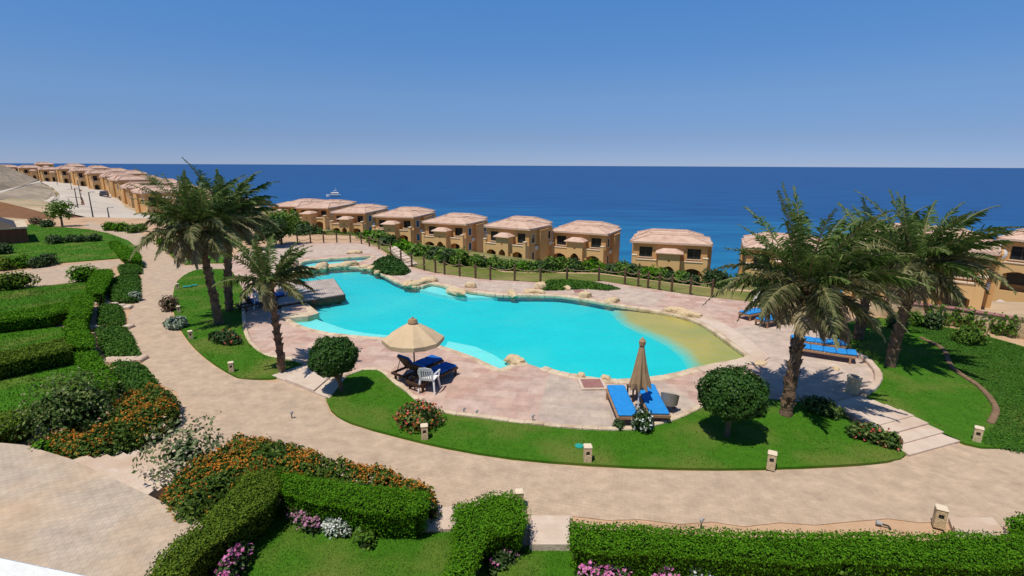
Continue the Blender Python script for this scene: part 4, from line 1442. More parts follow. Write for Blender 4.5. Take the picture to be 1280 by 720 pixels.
# ================================================================== WALLS, FENCES
def wall_run(name, label, pts, h, th, mat, cat='wall', z0=0.0, cap=None):
    root = None
    mb = MB()
    cp = MB()
    for a, b in zip(pts, pts[1:]):
        a, b = Vector((*a[:2], 0)), Vector((*b[:2], 0))
        d = b - a
        mb.box((0, -th / 2, -1.2), (d.length, th / 2, h), 0, math.atan2(d.y, d.x), at=(a.x, a.y, z0))
        cp.box((-0.03, -th / 2 - 0.04, h), (d.length + 0.03, th / 2 + 0.04, h + 0.08), 0.02, math.atan2(d.y, d.x), at=(a.x, a.y, z0))
    root = mb.build(name, mat)
    tag(root, label, cat)
    if cap: cp.build('coping', cap, root)
    return root
wpts = [G(x, y) for x, y in [(1085, 392), (1135, 399), (1190, 406), (1245, 416), (1300, 427), (1370, 443)]]
wall_run('garden_wall', 'low yellow stone garden wall with creepers on the right, below the villa', wpts, 0.75, 0.3, M_['rock'], cap=M_['maroon'])
# creepers hanging over the wall, with gaps
for k, (xa, ya, xb, yb, lab) in enumerate([(1150, 401, 1182, 405, 'creeper on the right garden wall nearest the palms'), (1186, 406, 1222, 412, 'creeper in the middle of the right garden wall, behind the round bush'), (1230, 414, 1262, 420, 'creeper at the right end of the garden wall')]):
    a, b = G(xa, ya), G(xb, yb)
    n = 230
    t = RNG.random(n)
    c = np.array([[a.x, a.y, 0]]) * (1 - t)[:, None] + np.array([[b.x, b.y, 0]]) * t[:, None]
    c[:, 1] += RNG.normal(-0.22, 0.14, n)
    c[:, 2] = RNG.random(n) ** 0.7 * 0.95 * (0.75 + 0.3 * np.sin(t * 13 + k))
    mb = MB(); mb.addnp(*leaf_quads(c, np.tile([0, -0.8, 0.5], (n, 1)), 0.1, 1.5, 0.6))
    tag(mb.build('creeper', M_['shrub_yel']), lab, 'creeper', 'creepers on the garden wall')

# rope fence along the far side of the deck
fpx = [(372, 305), (388, 304), (405, 304), (421, 303.5), (438, 303.5), (452, 305), (462, 308), (474, 312), (488, 319), (501, 328.5), (515, 333.5), (530, 338), (545, 341.5), (556, 343.5), (575, 346), (594, 348.5), (613, 350.5), (643, 351.5), (676, 353.5), (708, 352.5), (748, 352), (781, 356), (797, 357.5), (810, 360), (824, 362.5), (840, 364.5), (862, 368.5), (889, 371.5)]
fence = thing('rope_fence', 'brown wooden post and rope fence along the far edge of the pool deck', 'fence', (0, 0, 0))
FP = [G(x, y) for x, y in fpx]
for p in FP:
    mb = MB()
    h = 1.0 * random.uniform(0.93, 1.06)
    mb.lathe([(0.065, -0.1), (0.065, h - 0.04), (0.05, h)], 8, (p.x + random.uniform(-.03, .03), p.y, 0))
    mb.build('post', M_['wood_post'], fence)
mb = MB()
for a, b in zip(FP, FP[1:]):
    for hz in (0.45, 0.85):
        pts = []
        for k in range(7):
            t = k / 6
            q = a.lerp(b, t)
            pts.append((q.x, q.y, hz - 0.16 * (1 - (2 * t - 1) ** 2)))
        mb.tube(pts, 0.02, 5, False)
mb.build('rope', M_['rope'], fence)

# balcony ledge under the camera
t = thing('balcony_parapet', 'peeling white painted balcony ledge in the bottom left corner', 'parapet', (0, 0, 0))
a, b = G(0, 692, 6.05), G(145, 722, 6.05)
d = (b - a).normalized()
n = Vector((d.y, -d.x, 0))
mb = MB()
L = 2.2
A_ = a - d * 1.2
ang = math.atan2(d.y, d.x)
mb.box((0, -0.28, -6.05), (L + 0.9, 0.0, -0.06), 0, ang, at=(A_.x, A_.y, 6.05))
mb.build('wall', M_['stucco_light'], t)
mb = MB()
mb.box((-0.02, -0.30, -0.06), (L + 0.92, 0.0, 0.0), 0.012, ang, at=(A_.x, A_.y, 6.05))
mb.build('ledge', M_['whitepaint'], t)

# red brick pavilion at the left edge
bl, br = G(-70, 312), G(37, 304)
t = thing('brick_pavilion', 'low red brick building with a dark sloping roof at the left edge', 'building', br, math.atan2(br.y - bl.y, br.x - bl.x))
W_ = (br - bl).length
mb = MB(); mb.box((-W_, 0, 0), (0, 7, 1.35)); mb.build('wall', M_['brick_red'], t)
mb = MB(); mb.box((-W_, -0.12, 1.35), (0.12, 7.1, 1.5)); mb.build('coping', M_['stone'], t)
mb = MB()
mb.add([(-W_, -0.1, 1.5), (-0.6, -0.1, 1.5), (-0.6, 7, 1.5), (-W_, 7, 1.5), (-W_, 3.2, 3.7), (-4.2, 3.2, 3.5)], [(0, 1, 5, 4), (1, 2, 5), (2, 3, 4, 5), (0, 4, 3), (0, 3, 2, 1)])
mb.build('roof', M_['frame_dark'], t)

# ================================================================== DOCK, ROCKS
def dock():
    z = 0.24
    c = [G(361, 354, z), G(417, 348, z), G(430.5, 367.5, z), G(361, 378.5, z)]
    c[0] = c[0] + (c[0] - c[1]) * 0.25; c[3] = c[3] + (c[3] - c[2]) * 0.25
    root = thing('wooden_dock', 'grey weathered wooden jetty reaching over the pool', 'jetty', (0, 0, 0))
    mb = MB()
    n = 30
    for i in range(n):
        a, b = i / n, (i + 0.90) / n
        p0, p1 = c[0].lerp(c[1], a), c[0].lerp(c[1], b)
        q0, q1 = c[3].lerp(c[2], a), c[3].lerp(c[2], b)
        e = random.uniform(-.004, .004)
        v = [p0, p1, q1, q0]
        mb.add([(p.x, p.y, z - 0.05) for p in v] + [(p.x, p.y, z + e) for p in v], [(0, 1, 2, 3), (7, 6, 5, 4), (0, 4, 5, 1), (1, 5, 6, 2), (2, 6, 7, 3), (3, 7, 4, 0)])
    mb.build('deck_boards', M_['dock'], root)
    mb = MB()
    for p, q in ((c[3], c[2]), (c[1], c[2]), (c[0], c[1])):
        d = q - p
        mb.box((0.02, -0.05, -0.38), (d.length - 0.02, 0.05, -0.055), 0, math.atan2(d.y, d.x), at=(p.x, p.y, z))
    mb.build('edge_beam', M_['wood_dark'], root)
    for p in (c[1].lerp(c[3], 0.08), c[2].lerp(c[0], 0.08), c[2].lerp(c[3], 0.45), c[1].lerp(c[0], 0.45)):
        mb = MB(); mb.box((p.x - .09, p.y - .09, -1.5), (p.x + .09, p.y + .09, z - 0.06)); mb.build('support_post', M_['wood_dark'], root)
dock()
def rock(name, label, loc, rad, group=None, cat='rock', n=10):
    mb = MB()
    s = random.uniform(0, 90)
    v, f = [], []
    for i in range(n + 1):
        th = PI * i / n
        for j in range(2 * n):
            ph = PI * j / n
            v.append((math.sin(th) * math.cos(ph), math.sin(th) * math.sin(ph), math.cos(th)))
    v = np.array(v)
    # squarish boulder
    q = np.abs(v) ** 4
    v2 = v / (q.sum(1) ** 0.25)[:, None] * 0.55 + v * 0.42
    k = 1 + 0.16 * wob(v, 2.0, s) + 0.08 * wob(v, 5, s + 3) + 0.03 * wob(v, 11, s)
    v2 = v2 * k[:, None] * np.asarray(rad)
    m = 2 * n
    for i in range(n):
        for j in range(m):
            f.append((i * m + j, (i + 1) * m + j, (i + 1) * m + (j + 1) % m, i * m + (j + 1) % m))
    mb.add(v2.tolist(), f)
    o = mb.build(name, M_['rock'], None, False)
    place(o, loc, random.uniform(0, 6))
    return tag(o, label, cat, group)
RG = 'buff boulders round the pool edge'
ROCKS = [  # px, py at base, rx, ry, rz, label
    (403, 336, .95, .6, .55, 'big buff boulder between the two pools, left one of the pair'),
    (438, 333, .9, .5, .5, 'buff boulder between the two pools, right one of the pair'),
    (384, 340, 1.2, .6, .35, 'long low rock at the left end of the dam between the pools'),
    (369, 347, .8, .7, .5, 'rock at the left corner of the main pool, just above the jetty'),
    (420, 334.5, .8, .5, .3, 'flat rock in the middle of the dam between the pools'),
    (456, 335, .8, .6, .3, 'flat rock left of the dark planted mound'),
    (466, 337, .6, .45, .35, 'small rock below the left side of the dark planted mound'),
    (473, 341, .7, .5, .28, 'rock below the dark planted mound, last towards the open pool'),
    (443, 317, .9, .5, .35, 'dark topped boulder on the deck behind the upper pool'),
    (362, 333, 1.0, .7, .7, 'tall boulder at the left end of the upper pool'),
    (510, 355, 1.1, .45, .25, 'long flat rock along the pool edge left of the small bay'),
    (524, 356, 1.2, .55, .35, 'broad buff rock heap left of the small bay'),
    (537, 352.5, .8, .5, .4, 'jagged rock at the top of the small bay'),
    (570, 366, 1.1, .45, .3, 'flat dark edged rock at the mouth of the small bay'),
    (588, 360, .5, .25, .45, 'upright pointed stone on the deck right of the small bay'),
    (640, 368, 1.0, .4, .22, 'long low rock on the back edge of the pool, near the middle'),
    (668, 366.5, .9, .4, .28, 'low rock on the back pool edge below the grass mound'),
    (676, 361, .5, .4, .5, 'rock at the left end of the grass mound'),
    (709, 362, .5, .35, .28, 'rounded rock on the deck right of the grass mound'),
    (731, 372, .55, .4, .42, 'twin pointed rock on the back pool edge beside the maroon drain cover'),
    (765, 378, .7, .45, .32, 'buff rock on the back pool edge where the sandy shallows start'),
    (845, 391, .9, .5, .35, 'big buff rock at the back of the sandy shallows, left of its neighbour'),
    (861, 396, .9, .5, .33, 'big buff rock at the back of the sandy shallows, right of its neighbour'),
    (643, 452, .62, .5, .24, 'buff stone block in the notch of the near pool edge'),
    (727, 472, .22, .2, .22, 'small rock to the left of the maroon drain cover by the near pool edge'),
    (757, 475, .24, .2, .22, 'small rock to the right of the maroon drain cover by the near pool edge'),
    (950, 455, .45, .3, .12, 'flat broken rock at the right tip of the sandy shallows'),
    (1045, 462, .2, .16, .14, 'small stone on the right deck beside the litter bin'),
]
for px, py, rx, ry, rz, lab in ROCKS:
    p = G(px, py)
    rock('boulder', lab, (p.x, p.y, rz * 0.2), (rx * .7, ry * .62, rz * .62), RG)
# stone pad beside the jetty
t = thing('stone_pad', 'low square stone platform at the pool edge below the jetty', 'platform', (0, 0, 0))
mb = MB()
L = W([(352, 381), (381, 377.5), (399, 391.5), (385, 396), (352, 398.5)], 0.08)
mb.sheet([L], 0.1, 0.6); mb.build('rim', M_['stone'], t)
mb = MB(); mb.sheet([W([(356, 383.5), (378, 381), (385, 389), (356, 393.5)], 0.1)], 0.106); mb.build('top_paving', M_['deck_pink'], t)
# drain covers
for px, py, s, lab in [(740, 482, .42, 'maroon square drain cover on the near pool edge'), (724, 366, .4, 'maroon square drain cover on the back pool edge')]:
    p = G(px, py)
    t = thing('drain_cover', lab, 'drain cover', (p.x, p.y, 0.03), 0.05)
    mb = MB(); mb.box((-s, -s, 0), (s, s, .05), .01); mb.build('frame', M_['slab'], t)
    mb = MB(); mb.box((-s * .78, -s * .78, 0.05), (s * .78, s * .78, .062), .004); mb.build('lid', M_['maroon'], t)

# ================================================================== FURNITURE
def make_lounger(cush, frame, back=0.0):
    """lies along local Y, head at +Y; back = angle of the back rest"""
    root = thing('sun_lounger', 'sun lounger', 'sun lounger')
    mb = MB()
    for s in (-1, 1):
        mb.box((s * .33 - .03, -1.0, .22), (s * .33 + .03, 1.0, .30), .006)
    mb.box((-.3, -1.0, .22), (.3, -.94, .30)); mb.box((-.3, .94, .22), (.3, 1.0, .30))
    for k in range(9):
        y = -.9 + k * .145
        mb.box((-.3, y, .262), (.3, y + .1, .282))
    mb.build('frame', frame, root)
    for sx in (-1, 1):
        for sy in (-.88, .82):
            mb = MB(); mb.box((sx * .33 - .035, sy - .035, 0), (sx * .33 + .035, sy + .035, .22)); mb.build('leg', frame, root)
    ca, sa = math.cos(back), math.sin(back)
    mb = MB()
    def bk(x0, x1, y0, y1, z0, z1, b, m):
        q = MB(); q.box((x0, y0, z0), (x1, y1, z1), b)
        v = [(x, .35 + (y) * ca - z * sa, .3 + y * sa + z * ca) for x, y, z in q.v]
        m.add(v, q.f)
    bk(-.3, .3, 0, .66, -.03, -.002, 0, mb)
    if back > .1:
        mb.tube([(-.25, .35 + .5 * ca, .3 + .5 * sa - .04), (-.25, .82, .25)], .014, 5); mb.tube([(.25, .35 + .5 * ca, .3 + .5 * sa - .04), (.25, .82, .25)], .014, 5)
    mb.build('backrest_frame', frame, root)
    mb = MB()
    for k in range(3):
        mb.box((-.32, -.98 + k * .442, .302), (.32, -.98 + k * .442 + .434, .385), .03)
    mb.build('cushion', cush, root)
    mb = MB(); bk(-.32, .32, 0.0, .34, 0.0, .085, .03, mb); bk(-.32, .32, .345, .68, 0.0, .085, .03, mb)
    mb.build('back_cushion', cush, root)
    return root
def heading(p, q):
    a, b = G(*p), G(*q)
    return math.atan2(b.y - a.y, b.x - a.x) - PI / 2
lb = make_lounger(M_['blue'], M_['wood_warm'], 0.06)
ln = make_lounger(M_['shaded'], M_['wood_dark'], 0.95)  # cushions in the darker copy of blue, shade painted in
LG = 'sun loungers set out on the pool deck'
# the pair by the closed parasol (head end far)
def lounge(proto, used, px, py, hp, hq, label, z=0.03, flip=False):
    o = proto if not used else dup(proto)
    g = G(px, py, 0.2)
    return place(o, (g.x, g.y, z), heading(hp, hq) + (PI if flip else 0), label, (.86, .93, .95), LG)
lounge(lb, False, 777, 507, (784, 524), (769, 490), 'bright blue lounger on the beige slabs, left one beside the closed parasol')
lounge(lb, True, 815, 505, (822, 522), (806, 489), 'bright blue lounger on the beige slabs, right one between closed parasol and wicker chair')
lounge(lb, True, 946, 392, (929, 395), (962, 389), 'blue lounger on the far right deck, the one nearer the water')
lounge(lb, True, 967, 400.5, (950, 404), (984, 397), 'blue lounger on the far right deck, the one touching the palm fronds')
lounge(lb, True, 1021, 430, (998, 427), (1046, 433), 'blue lounger behind another on the right deck, by the brown parasol')
lounge(lb, True, 1032, 441.5, (1005, 437), (1058, 445), 'blue lounger at the front of the pair near the brown parasol and lawn')
lounge(ln, False, 523, 461, (556, 449), (505, 470), 'navy blue lounger with raised back under the open parasol, farther from the chair')
lounge(ln, True, 541, 471, (572, 457), (520, 482), 'navy blue lounger with raised back nearest the white plastic chair')
lounge(ln, True, 322, 380, (342, 376), (308, 384), 'navy blue lounger behind the white chair, in the shade beside the jetty')
lounge(ln, True, 333, 374, (352, 371), (319, 377), 'second navy blue lounger by the jetty, farther back and closer to the water')

def make_chair():
    r = thing('plastic_chair', 'chair', 'chair')
    mb = MB(); mb.box((-.23, -.23, .42), (.23, .22, .45), .012); mb.build('seat', M_['white'], r)
    mb = MB()
    ol = [(-.22, 0), (.22, 0), (.25, .36), (.2, .46), (0, .49), (-.2, .46), (-.25, .36)]
    hs = [rect(-.17 + k * .072, -.17 + k * .072 + .04, .08, .36) for k in range(5)]
    q = MB(); q.panel(ol, hs, 0, .025)
    mb.add([(x, .22 + z * .24 + y, .43 + z * .97) for x, y, z in q.v], q.f); mb.build('backrest', M_['white'], r)
    for s in (-1, 1):
        mb = MB(); mb.tube([(s * .25, -.22, .43), (s * .28, -.22, .64), (s * .28, .1, .66), (s * .25, .27, .66)], [.022, .026, .028, .02], 6); mb.build('armrest', M_['white'], r)
        for y in (-1, 1):
            mb = MB(); mb.tube([(s * .22, y * .2, .43), (s * .27, y * .26 + (.02 if y > 0 else 0), 0)], [.034, .024], 6); mb.build('leg', M_['white'], r)
    return r
ch = make_chair()
CG = 'white plastic armchairs on the pool deck'
g = G(537, 489); place(ch, (g.x, g.y, .03), PI * .94, 'white plastic armchair beside the navy loungers under the open parasol', None, CG)
for px, py, rz, lab in [(948, 384, 2.6, 'white plastic armchair behind the blue loungers on the far right deck'), (1034, 422, 2.4, 'white plastic armchair behind the loungers by the folded brown parasol'),
                        (327, 386, 3.3, 'white plastic armchair at the left, beside the lounger near the jetty'), (974, 391, 2.2, 'white plastic armchair just left of the big palm, right of the other')]:
    g = G(px, py); place(dup(ch), (g.x, g.y, .03), rz, lab, None, CG)

def wicker():
    g = G(836, 514)
    r = thing('wicker_chair', 'grey wicker tub chair on the slabs right of the blue loungers', 'chair', (g.x, g.y, .03), 2.7)
    r.scale = (.85, .85, .9)
    mb = MB()
    pr = []
    n = 18
    v, f = [], []
    for i in range(n):
        a = PI * (-.12 + 1.24 * i / (n - 1))
        hh = .5 + .22 * math.sin(max(0, min(1, i / (n - 1))) * PI)
        for rr, z in ((.27, .25), (.31, hh), (.28, hh + .01), (.24, .25)):
            v.append((rr * math.cos(a), rr * math.sin(a), z))
    for i in range(n - 1):
        for k in range(4):
            f.append((i * 4 + k, i * 4 + 4 + k, i * 4 + 4 + (k + 1) % 4, i * 4 + (k + 1) % 4))
    mb.add(v, f); mb.build('backrest', M_['rattan'], r)
    mb = MB(); mb.lathe([(.26, .3), (.27, .36), (.22, .4)], 20); mb.build('seat', M_['rattan'], r)
    for k in range(4):
        a = PI / 4 + k * PI / 2
        mb = MB(); mb.tube([(.2 * math.cos(a), .2 * math.sin(a), .3), (.23 * math.cos(a), .23 * math.sin(a), 0)], .02, 6); mb.build('leg', M_['metal_dark'], r)
wicker()
def side_table(px, py, label):
    g = G(px, py)
    r = thing('side_table', label, 'side table', (g.x, g.y, .03), .3)
    mb = MB(); mb.box((-.2, -.2, .4), (.2, .2, .43), .008); mb.build('table_top', M_['wood_dark'], r)
    for sx in (-1, 1):
        for sy in (-1, 1):
            mb = MB(); mb.box((sx * .16 - .02, sy * .16 - .02, 0), (sx * .16 + .02, sy * .16 + .02, .4)); mb.build('leg', M_['wood_dark'], r)
side_table(793, 500, 'small dark table between the two bright blue loungers by the closed parasol')
side_table(524, 484, 'small dark table between the parasol pole and the white chair')

def open_parasol(px, py, label, R=1.42, top=2.55):
    g = G(px, py)
    r = thing('parasol', label, 'parasol', (g.x, g.y, .03), 0.2)
    mb = MB(); mb.tube([(0, 0, 0), (0, 0, top)], .024, 8); mb.build('pole', M_['metal_dark'], r)
    mb = MB(); mb.lathe([(.24, 0), (.24, .05), (.08, .08), (.05, .22)], 20); mb.build('base', M_['metal_grey'], r)
    mb = MB()
    n = 8
    v, f = [], []
    rings = [(.10, top - .06), (.5, top - .21), (1.0, top - .43), (1.0001, top - .43)]
    rr = [.07, .38, .7, 1.0]
    for i, q in enumerate(rr):
        for k in range(n * 2):
            a = PI * k / n
            sag = 0.0 if k % 2 == 0 else .035 * (q ** 2)
            rad = R * q * (1 if k % 2 == 0 else math.cos(PI / n) * (1 - .03 * q))
            z = top - .04 - .56 * q ** 1.15 + (-sag if True else 0)
            v.append((rad * math.cos(a), rad * math.sin(a), z))
    m = 2 * n
    for i in range(3):
        for k in range(m):
            f.append((i * m + k, i * m + (k + 1) % m, (i + 1) * m + (k + 1) % m, (i + 1) * m + k))
    b = len(v)
    for k in range(m):      # short valance
        x, y, z = v[3 * m + k]
        v.append((x * .995, y * .995, z - .13 - (0.02 if k % 2 else 0)))
    for k in range(m):
        f.append((3 * m + k, 3 * m + (k + 1) % m, b + (k + 1) % m, b + k))
    mb.add(v, f); mb.build('canopy', M_['canvas'], r)
    mb = MB(); mb.lathe([(.17, top - .07), (.13, top + .03), (.04, top + .05), (.02, top + .12)], 12); mb.build('cap', M_['canvas_brown'], r)
    for k in range(n):
        a = 2 * PI * k / n
        c, s_ = math.cos(a), math.sin(a)
        mb = MB(); mb.tube([(.05 * c, .05 * s_, top - .1), (R * .98 * c, R * .98 * s_, top - .63)], .009, 5); mb.tube([(.04 * c, .04 * s_, top - .85), (R * .5 * c, R * .5 * s_, top - .34)], .008, 5)
        mb.build('rib', M_['wood_dark'], r)
open_parasol(519, 478, 'open beige parasol shading the navy loungers on the near deck', 1.0, 2.12)
def closed_parasol(px, py, label, mat, top=2.55, base=True, k=1.0):
    g = G(px, py)
    r = thing('parasol', label, 'parasol', (g.x, g.y, .03), 0.5)
    mb = MB(); mb.tube([(0, 0, 0), (0, 0, top)], .024, 8); mb.build('pole', M_['white'] if base else M_['wood_dark'], r)
    mb = MB(); mb.lathe([(.24, 0), (.24, .05), (.08, .08), (.05, .2)], 20); mb.build('base', M_['metal_grey'], r)
    mb = MB()
    n = 64
    v, f = [], []
    prof = [(.05, top - .05), (.10, top - .25), (.17, top - .6), (.24, top - .95), (.31, top - 1.25), (.33, top - 1.38)]
    for i, (q, z) in enumerate(prof):
        for j in range(n):
            a = 2 * PI * j / n
            st = .26 * (i / 5) * math.cos(8 * a) + .07 * math.sin(3 * a + i)
            v.append((q * k * (1 + st) * math.cos(a), q * k * (1 + st) * math.sin(a), z - (.07 * math.cos(8 * a) if i == 5 else 0)))
    for i in range(5):
        for j in range(n):
            f.append((i * n + j, i * n + (j + 1) % n, (i + 1) * n + (j + 1) % n, (i + 1) * n + j))
    mb.add(v, f); mb.build('canopy', mat, r)
    mb = MB(); mb.lathe([(.09, top - .14), (.10, top - .03), (.06, top + .02), (.02, top + .08)], 12); mb.build('cap', mat, r)
closed_parasol(797, 517, 'closed brown beige parasol standing between the bright blue loungers', M_['canvas_brown'], 2.22, True, .78)
closed_parasol(1036, 431, 'folded brown parasol half hidden by palm fronds on the right deck', M_['canvas_brown'], 1.9, False)
closed_parasol(329, 381, 'folded thin parasol beside the white chair near the jetty', M_['canvas_brown'], 2.2, False, .6)

# litter bin of stone
g = G(1065, 492)
t = thing('litter_bin', 'round buff stone litter bin at the right edge of the deck by the steps', 'litter bin', (g.x, g.y, .02))
t.scale = (.78, .78, .8)
mb = MB(); mb.lathe([(.23, 0), (.25, .03), (.25, .24), (.235, .26), (.25, .28), (.25, .5), (.235, .52), (.25, .54), (.25, .66)], 20); mb.build('body', M_['bollard'], t)
mb = MB(); mb.lathe([(.27, .66), (.27, .71), (.16, .72)], 20); mb.build('rim', M_['stone'], t)
mb = MB(); mb.lathe([(.15, .722), (.15, .726)], 16); mb.build('opening', M_['metal_dark'], t)

# stone lamp bollards along the path
def make_bollard():
    r = thing('bollard_light', 'bollard', 'bollard light')
    mb = MB()
    w, h = .12, .52
    mb.panel(rect(-w, w, 0, h), [rect(-.06, .06, .27, .41)], -w, -w + .05)
    mb.box((-w, -w + .05, 0), (w, w, h), .0)
    mb.build('body', M_['bollard'], r)
    mb = MB(); mb.box((-w - .015, -w - .015, h), (w + .015, w + .015, h + .05), .02); mb.build('cap', M_['cream'], r)
    mb = MB(); mb.box((-.06, -w + .035, .27), (.06, -w + .05 - .002, .41)); mb.build('lamp_opening', M_['metal_dark'], r)
    mb = MB(); mb.box((w, -.04, .28), (w + .006, .04, .4)); mb.build('side_opening', M_['metal_dark'], r)
    return r
bo = make_bollard()
BG = 'stone bollard lights along the paths'
BOL = [(531, 550, .2, 1.0, 'stone bollard light on the lawn edge below the ring of flowers'), (734, 578, .0, 1.05, 'stone bollard light on the lawn edge below the bright blue loungers'),
       (963, 587, -.5, 1.05, 'stone bollard light on the lawn edge below the round tree by the big palm'), (1220, 553, -.7, 1.0, 'stone bollard light at the foot of the stairs on the right lawn'),
       (1172, 659, -.5, 1.05, 'stone bollard light on the near side of the path at the lower right'), (290, 466, .4, .9, 'stone bollard light at the corner of the left lawn with the palms'),
       (239, 425, .6, .9, 'stone bollard light beside the silver plant on the left lawn'), (224, 392, .6, .85, 'stone bollard light next to the dry brown bush'),
       (222.5, 362, .6, .8, 'stone bollard light near the green hose on the left lawn'), (156, 559, .3, 1.0, 'stone bollard light among the orange flowers at the top of the patio steps'),
       (211, 318, .6, .9, 'small stone bollard light where the path bends far left, the farther one'), (232, 330, .6, .85, 'small stone bollard light at the branch of the path'),
       (649, 634, .1, .9, 'stone bollard light behind the middle hedge, only its pale cap showing')]
for i, (px, py, rz, s, lab) in enumerate(BOL):
    g = G(px, py); place(bo if i == 0 else dup(bo), (g.x, g.y, 0.03), rz, lab, s * .72, BG)

# hose, sprinklers
a, b = G(229, 361), G(247, 359)
mb = MB(); mb.tube([(a.x, a.y, .12), (a.x + .4, a.y + .1, .13), (b.x - .3, b.y - .08, .12), (b.x, b.y, .13)], .05, 8)
tag(mb.build('hose', M_['hose']), 'short green hose lying on the left lawn', 'hose')
def sprinkler(px, py, lab, rz=0.0, s=1.0):
    g = G(px, py)
    t = thing('sprinkler', lab, 'sprinkler', (g.x, g.y, 0.0), rz, 'sprinklers along the paths')
    mb = MB(); mb.tube([(0, 0, -.05), (0, 0, .14 * s), (.05, 0, .2 * s)], .014, 6); mb.build('riser', M_['metal_dark'], t)
    mb = MB(); mb.lathe([(.022, .12 * s), (.035, .14 * s), (.035, .2 * s), (.015, .22 * s)], 10); mb.build('head', M_['metal_grey'], t)
for px, py, lab in [(666, 527, 'dark sprinkler on the deck kerb left of the beige slabs'), (596, 521, 'dark sprinkler on the deck kerb above the flower ring, right one'), (580, 518, 'dark sprinkler on the deck kerb above the flower ring, left one'),
                    (876, 660, 'small sprinkler on the path just behind the long near hedge'), (365, 523, 'small dark sprinkler in the middle of the path near the orange flowers')]:
    sprinkler(px, py, lab)
g = G(1103, 658)
t = thing('path_spotlight', 'fallen grey spotlight lying on the path behind the long near hedge', 'spotlight', (g.x, g.y, .0), -.5)
t.scale = (.7, .7, .7)
mb = MB(); mb.tube([(-.16, 0, .08), (-.02, 0, .07)], [.07, .05], 10); mb.build('head', M_['metal_grey'], t)
mb = MB(); mb.tube([(0, 0, .07), (.14, .02, .05), (.2, 0, -.02)], .025, 6); mb.build('stem', M_['metal_dark'], t)
g = G(724, 560)
mb = MB(); mb.lathe([(.11, .05), (.11, .07), (.09, .075)], 12, (g.x, g.y, .0)); tag(mb.build('valve_cover', M_['hose']), 'small round green valve cover on the lawn left of the middle bollard', 'valve cover')

